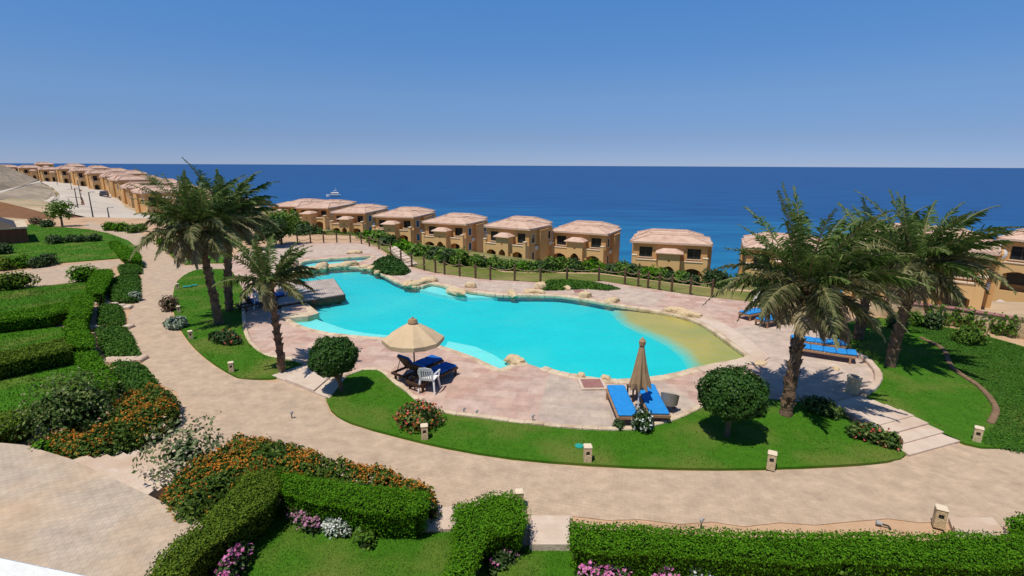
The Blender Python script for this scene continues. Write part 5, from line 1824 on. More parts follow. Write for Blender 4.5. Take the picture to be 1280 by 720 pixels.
# ================================================================== PALMS
def palm(name_label, base, hgt, lean, R, nf=46, wind=(0.55, 0.1), skirt=14, trunk_r=.2, cat='palm tree', leaf=.46, up_=1.0, group='date palms', npair=58, seed=0, boots=True):
    rnd = np.random.default_rng(100 + seed)
    root = thing('palm_tree', name_label, cat, base, 0, group)
    lx, ly = lean
    mb = MB()
    n = 26
    pts, rr = [], []
    for i in range(n + 1):
        t = i / n
        pts.append((lx * t ** 1.4, ly * t ** 1.4, -.1 + (hgt + .1) * t))
        rr.append(trunk_r * (1.25 - .45 * t + .35 * max(0, t - .82) / .18) * (1 + (.10 if i % 2 else -.06)))
    mb.tube(pts, rr, 14)
    # leaf bases of cut fronds
    for i in range(int(90 * hgt / 4)):
        t = rnd.uniform(.05, 1)
        a = i * 2.4
        r = trunk_r * (1.2 - .45 * t + .35 * max(0, t - .82) / .18)
        c = Vector((lx * t ** 1.4, ly * t ** 1.4, hgt * t))
        o = Vector((math.cos(a), math.sin(a), 0))
        s_ = Vector((-o.y, o.x, 0)) * .05
        p = c + o * r * .9
        tip = c + o * (r + .05 + .05 * t) + Vector((0, 0, .13))
        mb.add([p - s_ - Vector((0, 0, .05)), p + s_ - Vector((0, 0, .05)), tip + s_ * .6, tip - s_ * .6, p - s_ + Vector((0, 0, .1)), p + s_ + Vector((0, 0, .1))], [(0, 1, 2, 3), (3, 2, 5, 4), (0, 3, 4), (1, 5, 2)])
    mb.build('trunk', M_['palm_trunk'], root)
    top = np.array([lx, ly, hgt])
    def fronds(count, el0, el1, length, droop, dry):
        lm, rm = MB(), MB()
        for k in range(count):
            a = k * 2.39996 + rnd.uniform(-.25, .25)
            u = (k + .5) / count
            el = el0 + (el1 - el0) * u ** 1.15 + rnd.uniform(-.12, .12)
            Lf = length * rnd.uniform(.82, 1.12) * (.8 + .2 * math.sin(PI * min(1, u + .2)))
            d = np.array([math.cos(a) * math.cos(el), math.sin(a) * math.cos(el), math.sin(el)])
            seg = 14
            p = top + np.array([math.cos(a) * .12, math.sin(a) * .12, rnd.uniform(-.25, .12)])
            P = [p.copy()]
            dl = Lf / seg
            wv = np.array([wind[0], wind[1], 0]) * rnd.uniform(.5, 1.2)
            for s in range(seg):
                t = (s + 1) / seg
                d = d + (np.array([0, 0, -1]) * droop * (.35 + t) + wv * .5 * t) / seg * 1.6
                d /= np.linalg.norm(d)
                p = p + d * dl
                P.append(p.copy())
            P = np.array(P)
            rm.tube([tuple(q) for q in P], np.linspace(.030, .006, seg + 1), 4, False)
            roll = rnd.uniform(-.5, .5)
            np_ = npair
            ts = np.linspace(.14, .99, np_)
            f = ts * seg
            i0 = np.clip(f.astype(int), 0, seg - 1)
            fr = (f - i0)[:, None]
            C = P[i0] * (1 - fr) + P[i0 + 1] * fr
            Tn = P[i0 + 1] - P[i0]
            Tn /= np.linalg.norm(Tn, axis=1)[:, None]
            S = np.cross(Tn, [0, 0, 1.0])
            S /= np.linalg.norm(S, axis=1)[:, None] + 1e-6
            U = np.cross(S, Tn)
            S2 = S * math.cos(roll) + U * math.sin(roll)
            U2 = np.cross(S2, Tn)
            ll = leaf * (np.sin(np.clip(ts * 1.05 + .12, 0, 1) * PI) ** .5 * .85 + .2)
            for side in (-1, 1):
                dirn = S2 * side * .8 + Tn * .75 + U2 * rnd.uniform(.05, .5, (np_, 1)) + rnd.normal(0, .2, (np_, 3)) + np.array([0, 0, -.25 - (.35 if dry else 0)]) + wv * .5
                dirn /= np.linalg.norm(dirn, axis=1)[:, None]
                l_ = (ll * rnd.uniform(.8, 1.15, np_))[:, None]
                wd = np.cross(dirn, U2) ; wd /= np.linalg.norm(wd, axis=1)[:, None] + 1e-6
                w_ = .021
                mid = C + dirn * l_ * .55
                tip = C + dirn * l_ + np.array([0, 0, -1]) * l_ * .3 + wv * l_ * .12
                V = np.stack([C - wd * w_ * .5, C + wd * w_ * .5, mid + wd * w_, tip, mid - wd * w_], 1).reshape(-1, 3)
                lm.addnp(V, np.arange(5 * np_).reshape(np_, 5))
        return lm, rm
    lm, rm = fronds(int(nf * .62), 1.26 * up_, .5, R * 1.06, .68, False)
    crown = lm.build('crown', M_['palm'], root)
    rm.build('frond_stalks', M_['rachis'], crown)
    lm, rm = fronds(int(nf * .38), .68, -.05, R * .98, .95, False)
    old = lm.build('outer_fronds', M_['palm_old'], root)
    rm.build('frond_stalks', M_['rachis'], old)
    if skirt:
        lm, rm = fronds(skirt, .0, -1.1, R * .62, .9, True)
        sk = lm.build('dead_fronds', M_['palm_dry'], root)
        rm.build('frond_stalks', M_['rachis'], sk)
    return root
g = G(982, 520); palm('biggest date palm, on the lawn beside the stairs in front of the right deck', g, 3.8, (.3, .3), 2.85, 52, (.95, .15), 20, .14, seed=1)
g = G(1112, 459); palm('date palm with rough pale trunk on the right lawn, right of the biggest palm', g, 3.75, (.4, .1), 2.85, 48, (1.1, .15), 16, .14, seed=2)
g = G(1072, 425); palm('date palm mostly hidden behind the two palms on the right lawn', g, 3.5, (.2, .1), 2.5, 28, (.9, .1), 8, .15, seed=3)
g = G(274, 406); palm('tall date palm on the left lawn, the nearer of two crossing trunks', g, 4.35, (-.45, .1), 2.9, 50, (.6, .1), 18, .15, seed=4)
g = G(287, 389); palm('date palm behind the tall left one, its dark trunk leaning beside it', g, 4.6, (.45, .2), 2.6, 36, (.8, .1), 12, .15, seed=5)
g = G(353, 466); palm('small young palm with thin crown in front of the jetty', g, 3.2, (-.15, .1), 1.9, 24, (.35, .1), 3, .095, leaf=.32, up_=1.0, seed=6)
g = T(200, 268); palm('distant palm with dark crown before the far villas', (g.x, g.y, g.z), 6.2, (-.3, 0), 3.8, 40, (.2, 0), 8, .26, leaf=.7, npair=30, seed=7)

# ================================================================== HEDGES AND PLANTS
def WZl(poly, z):
    return W(poly, z)
# near hedges
box_hedge('hedge', 'long bright green clipped hedge along the bottom right of the photo', WZl([(714, 650), (860, 660), (1000, 664), (1150, 665), (1350, 666), (1350, 708), (1160, 702), (1000, 699), (865, 693), (712, 683)], .85), .85, M_['hedge'], .024, 3600, group='clipped hedges')
box_hedge('hedge', 'clipped green hedge with a leg towards the camera, in the bottom middle', WZl([(567, 628), (588, 625), (611, 615), (640, 615), (656, 624), (662, 645), (655, 662), (610, 668), (600, 690), (590, 730), (550, 730), (566, 680)], .75), .75, M_['hedge'], .024, 3600, group='clipped hedges')
box_hedge('hedge', 'clipped green hedge in front of the orange flowers, left of the bottom middle', WZl([(347, 587), (380, 592), (455, 606), (537, 614), (535, 632), (515, 641), (455, 637), (405, 627), (352, 612)], .8), .8, M_['hedge'], .024, 3600, group='clipped hedges')
box_hedge('hedge', 'yellowish clipped hedge running diagonally beside the patio at the bottom left', WZl([(305, 592), (343, 584), (351, 602), (335, 625), (290, 660), (245, 690), (222, 730), (172, 740), (198, 692), (246, 652), (284, 616)], .85), .85, M_['hedge_yel'], .026, 3200, group='clipped hedges')
# left chain of hedges
hz = .72
HL = [([(118, 337), (138, 336), (142, 342), (131, 358), (128, 366), (107, 364), (109, 352)], 'clipped hedge block at the far end of the zigzag hedge on the left'),
      ([(93, 367), (115, 367), (116, 380), (110, 396), (86, 396), (87, 380)], 'second clipped block of the zigzag hedge on the left, bright green'),
      ([(82, 399), (106, 397), (108, 408), (117, 422), (115, 432), (84, 430), (81, 415)], 'third clipped block of the zigzag hedge, at the end of the dark cross hedge'),
      ([(93, 440), (118, 438), (132, 455), (147, 474), (140, 484), (103, 481), (97, 462)], 'nearest clipped block of the zigzag hedge, above the pale leaved bush')]
for L, lab in HL:
    box_hedge('hedge', lab, W(L, hz), hz, M_['hedge'], .042, 1200, group='clipped hedges')
box_hedge('hedge', 'long dark cross hedge on the left between the upper lawns', W([(-50, 396), (0, 391), (50, 383), (85, 377), (90, 386), (60, 394), (0, 401), (-50, 407)], .62), .62, M_['hedge'], .042, 1200, group='clipped hedges')
box_hedge('hedge', 'long dark cross hedge on the left, the nearer one with yellow tips', W([(-50, 448), (0, 440), (45, 430), (84, 421), (90, 430), (88, 436), (50, 443), (0, 453), (-50, 462)], .68), .68, M_['hedge_yel'], .042, 1200, group='clipped hedges')
box_hedge('hedge', 'short hedge at the left edge of the photo above the patio', W([(-60, 524), (0, 515), (42, 506), (50, 516), (30, 528), (0, 537), (-60, 552)], .6), .6, M_['hedge_yel'], .045, 1000, group='clipped hedges')
box_hedge('hedge', 'hedge on the far left lawn beside the path bend', W([(135, 303), (148, 301), (176, 318), (176, 325), (152, 322)], .6), .6, M_['hedge'], .07, 500, group='clipped hedges')
box_hedge('hedge', 'clipped hedge end at the far right beyond the near path', W([(1258, 645), (1275, 640), (1345, 640), (1345, 662), (1262, 660)], .4), .4, M_['hedge'], .035, 1600, group='clipped hedges')
# ground cover beds with white stones between
CV = [([(136, 352), (150, 346), (175, 345), (176, 365), (172, 377), (140, 377), (135, 366)], 'square of low ground cover beside the path, the farthest one'),
      ([(123, 385), (132, 382), (152, 383), (156, 396), (155, 408), (122, 408)], 'square of low ground cover, second from the far end'),
      ([(119, 412), (158, 410), (165, 420), (177, 446), (134, 447), (124, 432)], 'square of bright low ground cover, third from the far end'),
      ([(137, 457), (150, 454), (178, 456), (196, 475), (200, 490), (160, 496), (146, 484)], 'square of low ground cover nearest to the orange flowers'),
      ([(147, 334), (158, 332), (178, 334), (178, 341), (150, 343)], 'small low bed at the far top of the ground cover squares')]
for i, (L, lab) in enumerate(CV):
    mound('ground_cover', lab, W(L, .1), .28, M_['cover'], .06, 700, .3, group='ground cover squares beside the path', cat='ground cover')
WS = [(121, 380), (131, 381), (141, 382), (151, 384), (160, 385), (113, 411), (123, 410), (136, 452), (146, 452), (156, 452), (166, 451), (176, 450), (155, 334.5), (166, 336), (174, 338), (158, 376), (160, 410)]
for i, (px, py) in enumerate(WS):
    g = G(px, py)
    t = MB(); t.box((-.17, -.24, -.05), (.17, .24, .13), .04)
    o = t.build('edging_slab', M_['slab']); place(o, (g.x, g.y, 0), .2 + random.uniform(-.3, .3))
    row = 'behind the second ground cover square' if i < 5 else 'between the second and third ground cover squares' if i < 7 else 'before the nearest ground cover square' if i < 12 else 'at the far end of the ground cover squares' if i < 15 else 'beside the main path edge'
    nth = [1, 2, 3, 4, 5, 1, 2, 1, 2, 3, 4, 5, 1, 2, 3, 1, 2][i]
    tag(o, 'pale edging slab %s, %s from the left in its row' % (row, ORD[nth - 1]), 'edging slab', 'pale slabs between the ground cover squares')
# orange lantana beds
mound('lantana_bed', 'big mound of orange flowering lantana behind the near hedges', W([(196, 616), (222, 592), (262, 566), (300, 550), (335, 547), (375, 555), (420, 576), (470, 584), (520, 594), (546, 610), (548, 628), (530, 626), (500, 618), (455, 611), (400, 602), (350, 594), (320, 602), (275, 622), (240, 652), (215, 645)], .55), .75, M_['lantana'], .05, 1500, .45,
      flowers=[(M_['fl_orange'], 1350, .034)])
mound('lantana_bed', 'mound of orange flowering lantana at the top of the patio steps on the left', W([(120, 545), (140, 510), (175, 492), (205, 487), (222, 495), (224, 512), (205, 530), (175, 545), (150, 556), (110, 570), (85, 572), (60, 562), (50, 548), (80, 545)], .4), .7, M_['lantana'], .05, 1500, .5,
      flowers=[(M_['fl_orange'], 760, .036)])
# shrubs
def SH(px, py, rad, mat, n, size, label, name='shrub', z=0.0, **k):
    g = G(px, py, z)
    return shrub(name, label, (g.x, g.y, z), rad, mat, n, size, **k)
SH(238, 598, (1.0, .85, .75), M_['pale_leaf'], 1250, .062, 'loose shrub with whitish flowers leaning over the patio steps', 'flowering_shrub', flowers=[(M_['fl_cream'], 170, .045)], shell=.9, core=0.35, lump=.35)
SH(100, 543, (1.05, .85, .88), M_['bush_mix'], 3600, .055, 'leafy bush with pale tips left of the orange flowers by the patio', 'bush', flowers=[(M_['pale_leaf'], 260, .05)], shell=.7, core=.55, lump=.4)
SH(62, 574, (.5, .35, .3), M_['hedge'], 500, .06, 'small bright green plant at the patio edge under the leafy bush', 'plant')
SH(524, 532, (.6, .58, .34), M_['bush_mix'], 1300, .055, 'round flower clump with orange blooms on the lawn below the white chair', 'flower_clump', flowers=[(M_['fl_red'], 90, .06), (M_['fl_orange'], 60, .05)])
SH(803, 538, (.33, .3, .33), M_['shrub'], 700, .05, 'white flowering bush at the deck kerb in front of the blue loungers', 'flowering_bush', flowers=[(M_['fl_white'], 70, .045)])
SH(773, 537, (.2, .16, .14), M_['shrub'], 200, .05, 'tiny plant at the deck kerb left of the white flowering bush', 'plant')
SH(1026, 517, (.6, .35, .26), M_['bush_mix'], 800, .06, 'dark bush at the foot of the biggest palm beside the stairs', 'bush')
SH(1070, 548, (.26, .22, .24), M_['bush_mix'], 320, .06, 'red flowering plant beside the stairs, left one', 'flowering_plant', flowers=[(M_['fl_red'], 22, .06)], group='red flowering plants beside the stairs')
SH(1088, 553, (.34, .26, .28), M_['bush_mix'], 420, .06, 'red flowering plant beside the stairs, middle one', 'flowering_plant', flowers=[(M_['fl_red'], 22, .06)], group='red flowering plants beside the stairs')
SH(1112, 560, (.24, .22, .24), M_['bush_mix'], 320, .06, 'red flowering plant beside the stairs, right one', 'flowering_plant', flowers=[(M_['fl_red'], 22, .06)], group='red flowering plants beside the stairs')
SH(213, 388, (.42, .4, .4), M_['brown_leaf'], 600, .07, 'dry brown bush on the path edge left of the palms', 'dry_bush')
SH(221, 410, (.5, .42, .28), M_['silver_leaf'], 700, .08, 'silvery white leaved plant on the path edge of the left lawn', 'silver_plant')
SH(170, 376, (.3, .28, .28), M_['silver_leaf'], 280, .08, 'small silvery plant at the corner of a ground cover square', 'silver_plant')
SH(282, 430, (.75, .3, .3), M_['shrub'], 500, .1, 'low leafy plants in a little bed on the left lawn below the palm trunks', 'bedding_plants', flowers=[(M_['fl_red'], 20, .08)])
SH(106, 352, (.85, .7, .55), M_['hedge'], 1000, .075, 'round clipped bush at the side lane left of the zigzag hedge', 'round_bush')
SH(16, 362, (1.2, .7, .55), M_['hedge_yel'], 1200, .08, 'rounded bush at the left edge beside the side lane', 'round_bush')
SH(1210, 430, (.62, .55, .42), M_['shrub_yel'], 1100, .065, 'round bright green bush on the right lawn before the garden wall', 'round_bush')
SH(1136, 407, (.55, .4, .38), M_['shrub_yel'], 900, .08, 'bright green bush against the garden wall right of the palm trunks', 'bush')
SH(1120, 410, (.5, .4, .36), M_['shrub'], 700, .08, 'dark bush behind the rough palm trunk on the right lawn', 'bush')
SH(1165, 412, (.4, .35, .45), M_['shrub'], 400, .08, 'narrow dark bush before the garden wall', 'bush')
SH(1012, 412, (.25, .2, .2), M_['shrub'], 150, .08, 'small plant at the edge of the right deck between the loungers', 'plant')
SH(1052, 428, (.35, .3, .22), M_['shrub'], 250, .08, 'small leafy plant at the deck edge behind the loungers by the brown parasol', 'plant')
mound('ground_cover', 'darker low ground cover beyond the curved edging on the right lawn', smooth(W([(1125, 402), (1175, 434), (1192, 462), (1228, 486), (1247, 512), (1238, 535), (1232, 559), (1345, 559), (1345, 462), (1285, 437), (1200, 415)]), 3), .045, M_['cover_dark'], .03, 1100, .15, .03, lump=.12, cat='ground cover')
stone_strip('edging', smooth(W([(1150, 424), (1178, 438), (1190, 462), (1224, 486), (1244, 512), (1237, 532)]), 4, False), .16, .07, M_['bed_soil'], 0.05, .3)
# row of far left shrubs on the lawn
for px, py, r, m, lab in [(69, 305, .9, 'shrub', 'dark shrub on the far left lawn, left of two'), (90, 303, .75, 'shrub', 'dark shrub on the far left lawn, second of the group of three'), (101, 303, .7, 'shrub', 'dark shrub on the far left lawn, third of the group of three'),
                       (118, 302, .8, 'shrub', 'upright shrub on the far left lawn near the hedge'), (60, 331, .9, 'shrub', 'bush beside the side lane on the far left, right of the other lane bushes'),
                       (30, 334, .9, 'hedge', 'bush beside the side lane on the far left, middle of the lane bushes'), (5, 337, .95, 'hedge_yel', 'bush beside the side lane at the very left edge'), (48, 334, .7, 'shrub', 'small bush beside the side lane between two bigger ones'),
                       (60, 284, 1.0, 'shrub', 'bush at the top of the far left lawn under the brown slope'), (45, 280, .9, 'brown_leaf', 'brownish bush at the top of the far left lawn'),
                       (138, 288, 1.0, 'hedge', 'green shrub right of the far path, leftmost of the roadside shrubs'), (152, 289, 1.1, 'hedge', 'green shrub right of the far path, middle of the roadside shrubs'), (166, 291, 1.0, 'shrub_yel', 'green shrub right of the far path, third of the roadside shrubs'), (176, 289, .9, 'hedge', 'green shrub right of the far path, rightmost of the roadside shrubs'),
                       (218, 316, 1.0, 'shrub', 'bush on the small lawn behind the path branch, left one'), (228, 309, 1.0, 'hedge_yel', 'bush on the small lawn behind the path branch, right one'), (205, 308, .9, 'hedge', 'bush at the path bend left of the tall palm crown'),
                       (255, 312, .9, 'shrub_yel', 'yellow green bush behind the trunks of the left palms'), (300, 300, 1.1, 'hedge_yel', 'bright bush right of the left palm crown'), (315, 305, .9, 'shrub', 'dark bush right of the left palm crown, before the leafy tree'),
                       (3, 318, 1.0, 'shrub', 'dark bush under the brick building at the left edge')]:
    SH(px, py, (r * .8, r * .7, r * .5), M_[m], 480, .10, lab, 'shrub', group='shrubs of the far left garden')
# small lawn behind the path branch
mb = MB(); mb.sheet([W([(196, 302), (206, 301), (240, 303), (282, 318), (288, 329), (262, 329), (232, 331), (218, 324), (207, 313)])], .05, .1); tag(mb.build('lawn', M_['lawn']), kind='structure')
# leafy trees
def tree(px, py, z, hgt, rad, mat, label, n=1800, size=.16):
    g = G(px, py, z)
    r = thing('tree', label, 'tree', g, 0, None)
    mb = MB()
    mb.tube([(0, 0, -.2), (.05, 0, hgt * .4), (.0, .05, hgt * .75)], [.11, .09, .05], 8)
    for k in range(4):
        a = k * 1.6
        mb.tube([(.03, 0, hgt * .4), (rad * .5 * math.cos(a), rad * .5 * math.sin(a), hgt * .8)], [.05, .02], 6)
    mb.build('trunk', M_['bark'], r)
    C = []
    Nn = []
    for k in range(9):
        c, d = blob_points(n // 9, (rad * .5, rad * .5, rad * .38), .3, .7, k * 3.1)
        a = k * 2.4
        c = c + [rad * .62 * math.cos(a) * (k / 9) ** .5, rad * .62 * math.sin(a) * (k / 9) ** .5, hgt * .72 + rad * .4 * math.sin(k * 1.7)]
        C.append(c); Nn.append(d)
    mb = MB(); mb.addnp(*leaf_quads(np.vstack(C), np.vstack(Nn) + [0, 0, .4], size, 1.7, .6))
    mb.build('crown', mat, r)
tree(352, 306, 0, 2.6, 1.7, M_['shrub_yel'], 'small leafy green tree behind the small palm at the left end of the fence')
tree(338, 310, 0, 2.1, 1.4, M_['shrub'], 'dark leafy tree just left of the bright leafy tree behind the small palm')
tree(78, 283, 0, 2.6, 1.5, M_['shrub_yel'], 'small bright tree on the far left lawn below the embankment', 900)
# topiary
def topiary(px, py, hc, rad, label, lean=0.0):
    g = G(px, py)
    r = thing('round_tree', label, 'tree', g, 0, 'round clipped trees on the lawn')
    mb = MB()
    mb.tube([(0, 0, -.1), (lean * .3, 0, .3), (lean, 0, hc)], [.085, .07, .06], 8)
    for a in (0.5, 2.3, 4.4):
        mb.tube([(lean * .4, 0, .35), (lean + .4 * math.cos(a), .4 * math.sin(a), hc * .95)], [.05, .02], 6)
    mb.build('trunk', M_['bark'], r)
    n = 9000
    C, N = blob_points(n, rad, .13, .2, px)
    tw = RNG.random(n) < .05
    C[tw] *= RNG.uniform(1.02, 1.12, (tw.sum(), 1))
    q = 1 + .10 * np.clip(-C[:, 2] / rad[2], 0, 1)
    C[:, 2] = np.where(C[:, 2] < 0, C[:, 2] * .8, C[:, 2])
    C += [lean, 0, hc]
    mb = MB(); mb.addnp(*leaf_quads(C, N + [0, 0, .25], .045, 1.8, .6))
    cr = mb.build('crown', M_['topiary'], r)
    mb = MB(); core_blob(mb, (lean, 0, hc), (rad[0], rad[1], rad[2] * .9), .84, .13, px, 12); mb.build('shade_core', M_['hedge_core'], cr)  # core painted dark as shade inside the crown
topiary(428, 490, 1.15, (.72, .7, .66), 'round clipped tree on the left tip of the main lawn', -.18)
topiary(908, 547, 1.2, (.86, .82, .72), 'wide round clipped tree on the main lawn beside the biggest palm', .05)
# flower patches at the near hedges
FP_ = 'flower patches along the near hedges'
def patch(poly, h, lab, fl, mat='shrub'):
    mound('flower_patch', lab, W(poly, h * .6), h, M_[mat], .05, 1100, .22, cat='flowers', flowers=fl, group=FP_)
patch([(358, 640), (385, 628), (402, 640), (400, 660), (378, 662)], .35, 'mauve flowers in front of the left near hedge', [(M_['fl_mauve'], 110, .05)])
patch([(400, 645), (425, 640), (440, 652), (436, 668), (405, 666)], .3, 'white flowers and silvery leaves before the left near hedge', [(M_['fl_white'], 130, .04)], 'silver_leaf')
patch([(443, 655), (460, 652), (470, 665), (466, 680), (446, 678)], .35, 'yellow green leafy clump before the left near hedge', [], 'shrub_yel')
patch([(268, 722), (284, 698), (302, 678), (316, 684), (302, 706), (284, 728)], .5, 'pink flowers at the foot of the yellowish diagonal hedge', [(M_['fl_pink'], 60, .055)])
patch([(722, 704), (755, 696), (785, 704), (790, 730), (722, 730)], .45, 'bright pink flowers below the long near hedge, left end', [(M_['fl_pink'], 120, .06)])
patch([(815, 712), (845, 706), (850, 730), (812, 730)], .4, 'mauve flowers below the long near hedge, next to white ones', [(M_['fl_pink'], 40, .06)])
patch([(850, 708), (885, 704), (895, 730), (852, 730)], .42, 'white flowers below the long near hedge, left clump', [(M_['fl_white'], 80, .05)])
patch([(985, 712), (1015, 706), (1025, 730), (985, 730)], .42, 'white flowers below the long near hedge, right clump', [(M_['fl_white'], 25, .05), (M_['fl_pink'], 14, .05)])
patch([(1034, 694), (1060, 690), (1078, 706), (1076, 735), (1040, 735)], .6, 'yellow green bush standing before the long near hedge', [], 'shrub_yel')
patch([(610, 690), (628, 676), (650, 672), (655, 684), (640, 700), (612, 715)], .3, 'purple flowers in the corner of the middle near hedge', [(M_['fl_pink'], 20, .05)])
# dark planted mound and grass mound on the far side of the pool
mound('planted_mound', 'dark green mound of plants beside the garden steps at the far pool end', W([(462, 333), (473, 324), (489, 320), (502, 326), (513, 338), (505, 342), (485, 342), (468, 339)], .15), .5, M_['topiary'], .12, 300, 2.4, lump=.12)
mound('grass_mound', 'low bright grassy mound between back deck and rope fence', W([(672, 357), (685, 350.5), (710, 349.5), (735, 352), (750, 354), (775, 360), (760, 362), (735, 360), (700, 361.5), (680, 362)], .1), .22, M_['cover'], .08, 500, .8, lump=.12, cat='mound')
# hedge shrubs beyond the rope fence
k = 0
for px, py, s, m in [(596, 345, .8, 0), (606, 345.5, .8, 1), (618, 347, .9, 0), (630, 348, .9, 1), (642, 349, .9, 0), (654, 350, .9, 2), (666, 350.5, 1.0, 0), (678, 351, 1.0, 1), (690, 351, 1.1, 0), (704, 350.5, 1.0, 0), (716, 350, .9, 1), (728, 349.5, .9, 0), (740, 349.5, .9, 2),
                     (754, 350, .9, 0), (766, 351, .9, 1), (778, 352.5, .9, 0), (790, 353.5, .8, 1), (802, 355, .8, 0), (814, 356, .8, 2), (826, 357.5, .7, 0), (838, 359, .7, 1), (850, 361, .7, 0), (862, 362.5, .7, 1), (576, 344, .9, 0), (562, 341, .8, 1)]:
    k += 1
    g = G(px, py, -.05)
    g = Vector((g.x * 1.10, g.y * 1.10, 0)); g.z = min(-.05, terr1(g.x, g.y) + .1) if not inside([(g.x, g.y)], [P_LOOP])[0] else -.05
    nm = (ORD + ['eleventh', 'twelfth', 'thirteenth', 'fourteenth', 'fifteenth', 'sixteenth', 'seventeenth', 'eighteenth', 'nineteenth', 'twentieth', 'twenty-first', 'twenty-second', 'twenty-third', 'right one', 'left one'])[k - 1]
    where = ('shrub behind the rope fence, %s along its right half' if k < 24 else 'shrub behind the left half of the rope fence, %s of two') % nm
    shrub('fence_shrub', where, g, (s * 1.1, s * .75, s * random.uniform(.55, .8)), M_[('shrub_yel', 'shrub', 'hedge')[m]], 620, .11, group='shrubs behind the rope fence')
# garden bushes in front of the left villas
k = 0
for px, py, s, m in [(384, 299, 1.2, 1), (398, 296, 1.5, 0), (412, 297, 1.4, 0), (424, 297, 1.2, 2), (437, 300, 1.5, 0), (449, 299, 1.3, 1), (462, 304, 1.0, 2), (474, 308, 1.1, 0), (487, 312, 1.0, 1), (505, 318, .9, 2), (525, 325, 1.0, 0), (548, 330, 1.0, 1), (560, 334, 1.0, 0), (370, 296, 1.6, 0)]:
    k += 1
    g = T(px, py)
    shrub('garden_bush', 'garden bush below the left villas, %s from the left' % (ORD[k - 1] if k <= 10 else ['eleventh', 'twelfth', 'thirteenth', 'fourteenth'][k - 11]) if k < 14 else 'large garden bush behind the small palm at the start of the villa row', g, (s * 1.2, s, s * .7), M_[('shrub_yel', 'shrub', 'hedge')[m]], 420, .2, group='garden bushes below the left villas')
# agave-like palmlet right of the square villa
SH(893, 358, (.9, .7, .6), M_['shrub'], 500, .13, 'dark spiky bush right of the square seen villa, by the palm fronds', 'bush')

# ================================================================== FAR THINGS: boat, car, lamps
p = G(417, 245.5, SEA_Z)
t = thing('motor_yacht', 'white motor yacht on the sea above the left villas', 'boat', (p.x, p.y, SEA_Z), PI + .3)
s = p.y / 640
Lh = 17 * s * .5
mb = MB()
secs = [(-1, .30, .16), (-.5, .34, .17), (.1, .34, .19), (.6, .22, .23), (1, .01, .28)]
v, f = [], []
for x, hw, fr in secs:
    v += [(x * Lh, -hw * Lh, fr * Lh * 1.3), (x * Lh, -hw * .6 * Lh, -.1 * Lh), (x * Lh, hw * .6 * Lh, -.1 * Lh), (x * Lh, hw * Lh, fr * Lh * 1.3)]
for i in range(4):
    for q in range(4):
        f.append((i * 4 + q, i * 4 + (q + 1) % 4, i * 4 + 4 + (q + 1) % 4, i * 4 + 4 + q))
f += [(0, 1, 2, 3), (19, 18, 17, 16)]
mb.add(v, f); mb.build('hull', M_['white'], t)
mb = MB(); mb.box((-.75 * Lh, -.26 * Lh, .24 * Lh), (.35 * Lh, .26 * Lh, .55 * Lh), .05 * Lh); mb.build('cabin', M_['white'], t)
mb = MB(); mb.box((-.6 * Lh, -.265 * Lh, .36 * Lh), (.36 * Lh, .265 * Lh, .46 * Lh)); mb.build('window_band', M_['glass_dark'], t)
mb = MB(); mb.box((-.6 * Lh, -.2 * Lh, .55 * Lh), (0, .2 * Lh, .62 * Lh)); mb.box((-.5 * Lh, -.2 * Lh, .8 * Lh), (-.02 * Lh, .2 * Lh, .84 * Lh)); mb.tube([(-.45 * Lh, 0, .6 * Lh), (-.45 * Lh, 0, .82 * Lh)], .03 * Lh, 6); mb.tube([(-.1 * Lh, 0, .6 * Lh), (-.1 * Lh, 0, .82 * Lh)], .03 * Lh, 6); mb.build('flybridge', M_['white'], t)
mb = MB(); mb.tube([(-.3 * Lh, 0, .84 * Lh), (-.35 * Lh, 0, 1.35 * Lh)], .02 * Lh, 6); mb.build('mast', M_['white'], t)

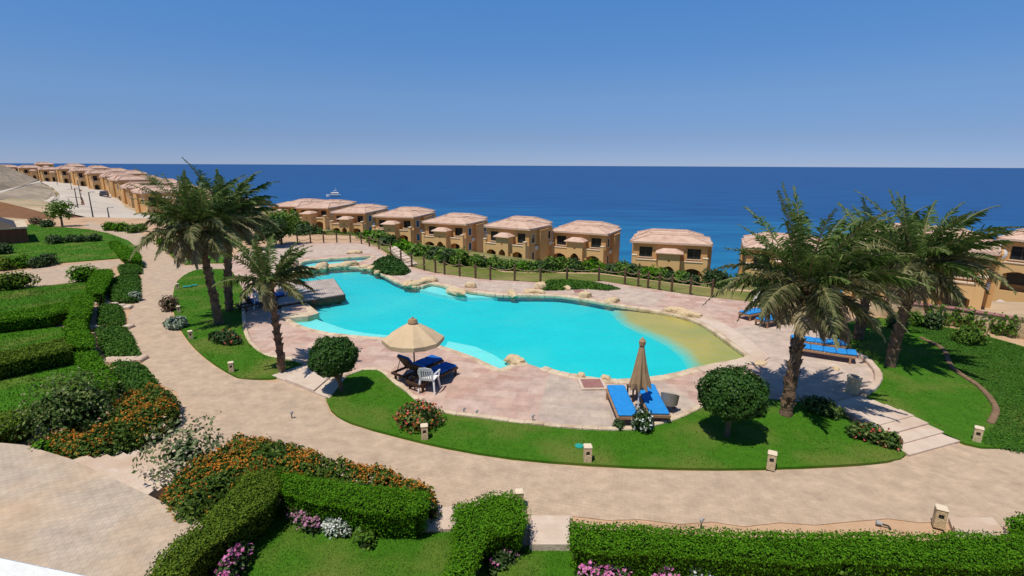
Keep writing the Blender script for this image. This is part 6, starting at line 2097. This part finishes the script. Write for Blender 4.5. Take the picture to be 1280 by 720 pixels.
g = T(131, 247)
t = thing('parked_car', 'dark saloon car on the far road at the left', 'car', (g.x, g.y, g.z + .3), 2.15)
mb = MB()
prof = [(-2.1, .35), (-2.1, .75), (-1.5, .88), (-.9, 1.38), (.7, 1.42), (1.5, .95), (2.1, .85), (2.1, .35)]
v = [(x, y, z) for y in (-.85, .85) for x, z in [(a, b) for a, b in prof]]
v = [(x, y * (.82 if z > 1.1 else 1), z) for x, y, z in v]
n = len(prof)
mb.add(v, [tuple(range(n)), tuple(range(2 * n - 1, n - 1, -1))] + [(i, n + i, n + (i + 1) % n, (i + 1) % n) for i in range(n)])
mb.build('body', M_['carpaint'], t)
mb = MB()
for sy in (-1, 1):
    mb.box((-.95, sy * .76 - .02, .95), (1.05, sy * .76 + .02, 1.3))
mb.box((-1.35, -.6, 1.0), (-1.25, .6, 1.2)); mb.build('window', M_['glass_dark'], t)
for sx in (-1.35, 1.3):
    for sy in (-1, 1):
        mb = MB(); mb.tube([(sx, sy * .7, .33), (sx, sy * .88, .33)], .33, 14); w = mb.build('wheel', M_['tyre'], t)
        mb = MB(); mb.tube([(sx, sy * .87, .33), (sx, sy * .895, .33)], .2, 10); mb.build('rim', M_['metal_grey'], w)
for sy in (-.65, .65):
    mb = MB(); mb.box((-2.13, sy - .15, .62), (-2.09, sy + .15, .74)); mb.build('tail_light', M_['lamp_red'], t)
LP = [(117, 275, 34, 'nearest lamp post, standing at the start of the far road'), (98, 262, 26, 'lamp post on the parking area, front one of the pair'), (102, 252, 26, 'lamp post on the parking area, behind its pair'), (90, 238, 20, 'lamp post by the far road, left of the parking area'),
      (72, 232, 18, 'thin lamp post at the far road end, second from the left'), (137, 276, 16, 'short post beside the road gate')]
for px, py, hpx, lab in LP:
    g = T(px, py)
    dep = (g - Vector((0, 0, H))).dot(fw)
    hh = hpx * dep / 640
    t = thing('lamp_post', lab, 'lamp post', g, 0, 'lamp posts along the far road')
    mb = MB(); mb.tube([(0, 0, 0), (0, 0, hh)], [.09, .06], 6); mb.build('pole', M_['metal_dark'], t)
    mb = MB(); mb.tube([(0, 0, hh), (.5, 0, hh + .1)], .04, 6); mb.build('arm', M_['metal_dark'], t)
    mb = MB(); mb.box((.35, -.12, hh + .02), (.8, .12, hh + .12), .03); mb.build('lamp_head', M_['metal_grey'], t)
